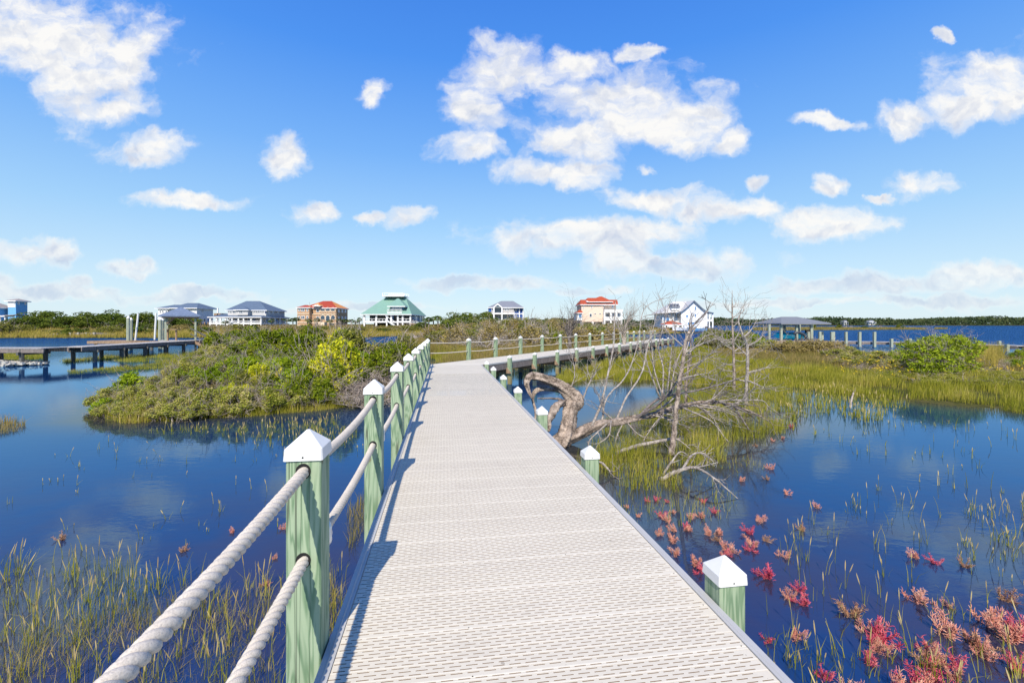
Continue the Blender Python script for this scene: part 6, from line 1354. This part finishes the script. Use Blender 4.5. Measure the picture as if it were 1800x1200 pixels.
GW = {k: [gw_proto(k, s) for s in ss] for k, ss in (('pink', (1, 2, 3)), ('coral', (4, 5, 6)), ('rust', (7, 8)))}
GWR = []
lst = [('coral', 1232, 903, 26), ('coral', 1212, 925, 30), ('coral', 1178, 912, 24), ('coral', 1160, 935, 22), ('coral', 1182, 945, 28), ('pink', 1137, 877, 14), ('pink', 1153, 877, 14), ('coral', 1245, 935, 26), ('coral', 1185, 965, 30), ('pink', 1256, 897, 18), ('coral', 1222, 983, 36), ('pink', 1240, 998, 40), ('coral', 1280, 958, 40), ('pink', 1275, 968, 24), ('coral', 1330, 910, 32), ('pink', 1318, 932, 26), ('coral', 1325, 952, 36), ('rust', 1345, 945, 24), ('coral', 1380, 972, 30),
       ('pink', 1352, 1005, 46), ('pink', 1410, 1028, 40), ('coral', 1388, 1045, 34), ('pink', 1415, 1052, 42), ('coral', 1390, 1112, 42), ('rust', 1497, 1072, 50), ('pink', 1540, 1115, 56), ('pink', 1517, 1150, 44), ('coral', 1612, 1045, 50), ('coral', 1665, 1105, 66), ('pink', 1640, 1140, 40), ('coral', 1740, 1085, 62), ('coral', 1782, 1115, 60), ('pink', 1588, 1195, 62), ('coral', 1640, 1150, 50), ('rust', 1635, 1160, 50), ('pink', 1690, 1170, 46), ('pink', 1790, 1170, 40), ('rust', 1765, 1048, 34), ('coral', 1615, 975, 26), ('pink', 1645, 985, 24), ('rust', 1695, 990, 24),
       ('coral', 1385, 866, 20), ('coral', 1355, 820, 20), ('rust', 1350, 840, 14), ('pink', 1392, 748, 12), ('coral', 1358, 772, 12), ('coral', 1376, 768, 12), ('rust', 1330, 782, 10), ('coral', 1435, 888, 18), ('rust', 1412, 928, 22), ('coral', 1300, 842, 16), ('pink', 1236, 880, 14), ('coral', 1120, 905, 14), ('pink', 1455, 1190, 36), ('coral', 1500, 1210, 44), ('pink', 1350, 1120, 26), ('coral', 1700, 1230, 60), ('rust', 1560, 1240, 50), ('coral', 1680, 1185, 40), ('coral', 1735, 1135, 40), ('coral', 1665, 1060, 24),
       ('rust', 112, 943, 22), ('coral', 462, 1022, 26), ('coral', 500, 925, 18), ('coral', 408, 932, 18), ('rust', 322, 965, 20), ('coral', 484, 978, 14), ('pink', 1172, 880, 12), ('coral', 1105, 890, 12), ('rust', 1262, 945, 20)]
rr_ = random.Random(5)
for _ in range(24):
    if rr_.random() < .4: px = rr_.uniform(1480, 1800); py = rr_.uniform(1090, 1240)
    else: px = rr_.uniform(1130, 1330); py = 880 + (px - 1130) * .25 + rr_.uniform(0, 90)
    if px < 1070 + (py - 880) * .98 + 40: continue
    lst.append((rr_.choice(['coral', 'coral', 'pink', 'rust']), px, py, rr_.uniform(.7, 1.15) * (14 + (py - 850) * .13)))
dsc = {'pink': 'bright pink glasswort clump', 'coral': 'coral-red glasswort clump', 'rust': 'brownish faded glasswort clump'}
for i, (k, px, py, wp) in enumerate(lst):
    pr_ = GW[k][i % len(GW[k])]; o = dup(pr_) if pr_.name in USED else pr_; USED.add(pr_.name)
    p = G(px, py + wp * .22); s_ = wp / FP * p[1] * (1.12 if px > 1450 else .98); o.location = (p[0], p[1], -.22 * s_); o.scale = (s_, s_, s_ * random.uniform(.75, 1.05)); o.rotation_euler.z = random.uniform(0, 6.28)
    wh = 'in the left pond' if px < 600 else 'below the fallen branches beside the deck' if px < 1300 and py < 975 else 'left of the nearest stub post' if px < 1300 else 'near the fallen tree' if py < 880 else 'right of the nearest stub post' if px < 1460 else 'toward the lower right corner'
    GWR.append((o, dsc[k], 'plant', wh, 'glasswort clumps in the shallow water'))
finish_labels(GWR)
# drop prototypes that were never used
for L in list(PR.values()) + list(GW.values()):
    for r_ in L:
        if r_.name not in USED:
            for ch in kids(r_): bpy.data.objects.remove(ch)
            bpy.data.objects.remove(r_)
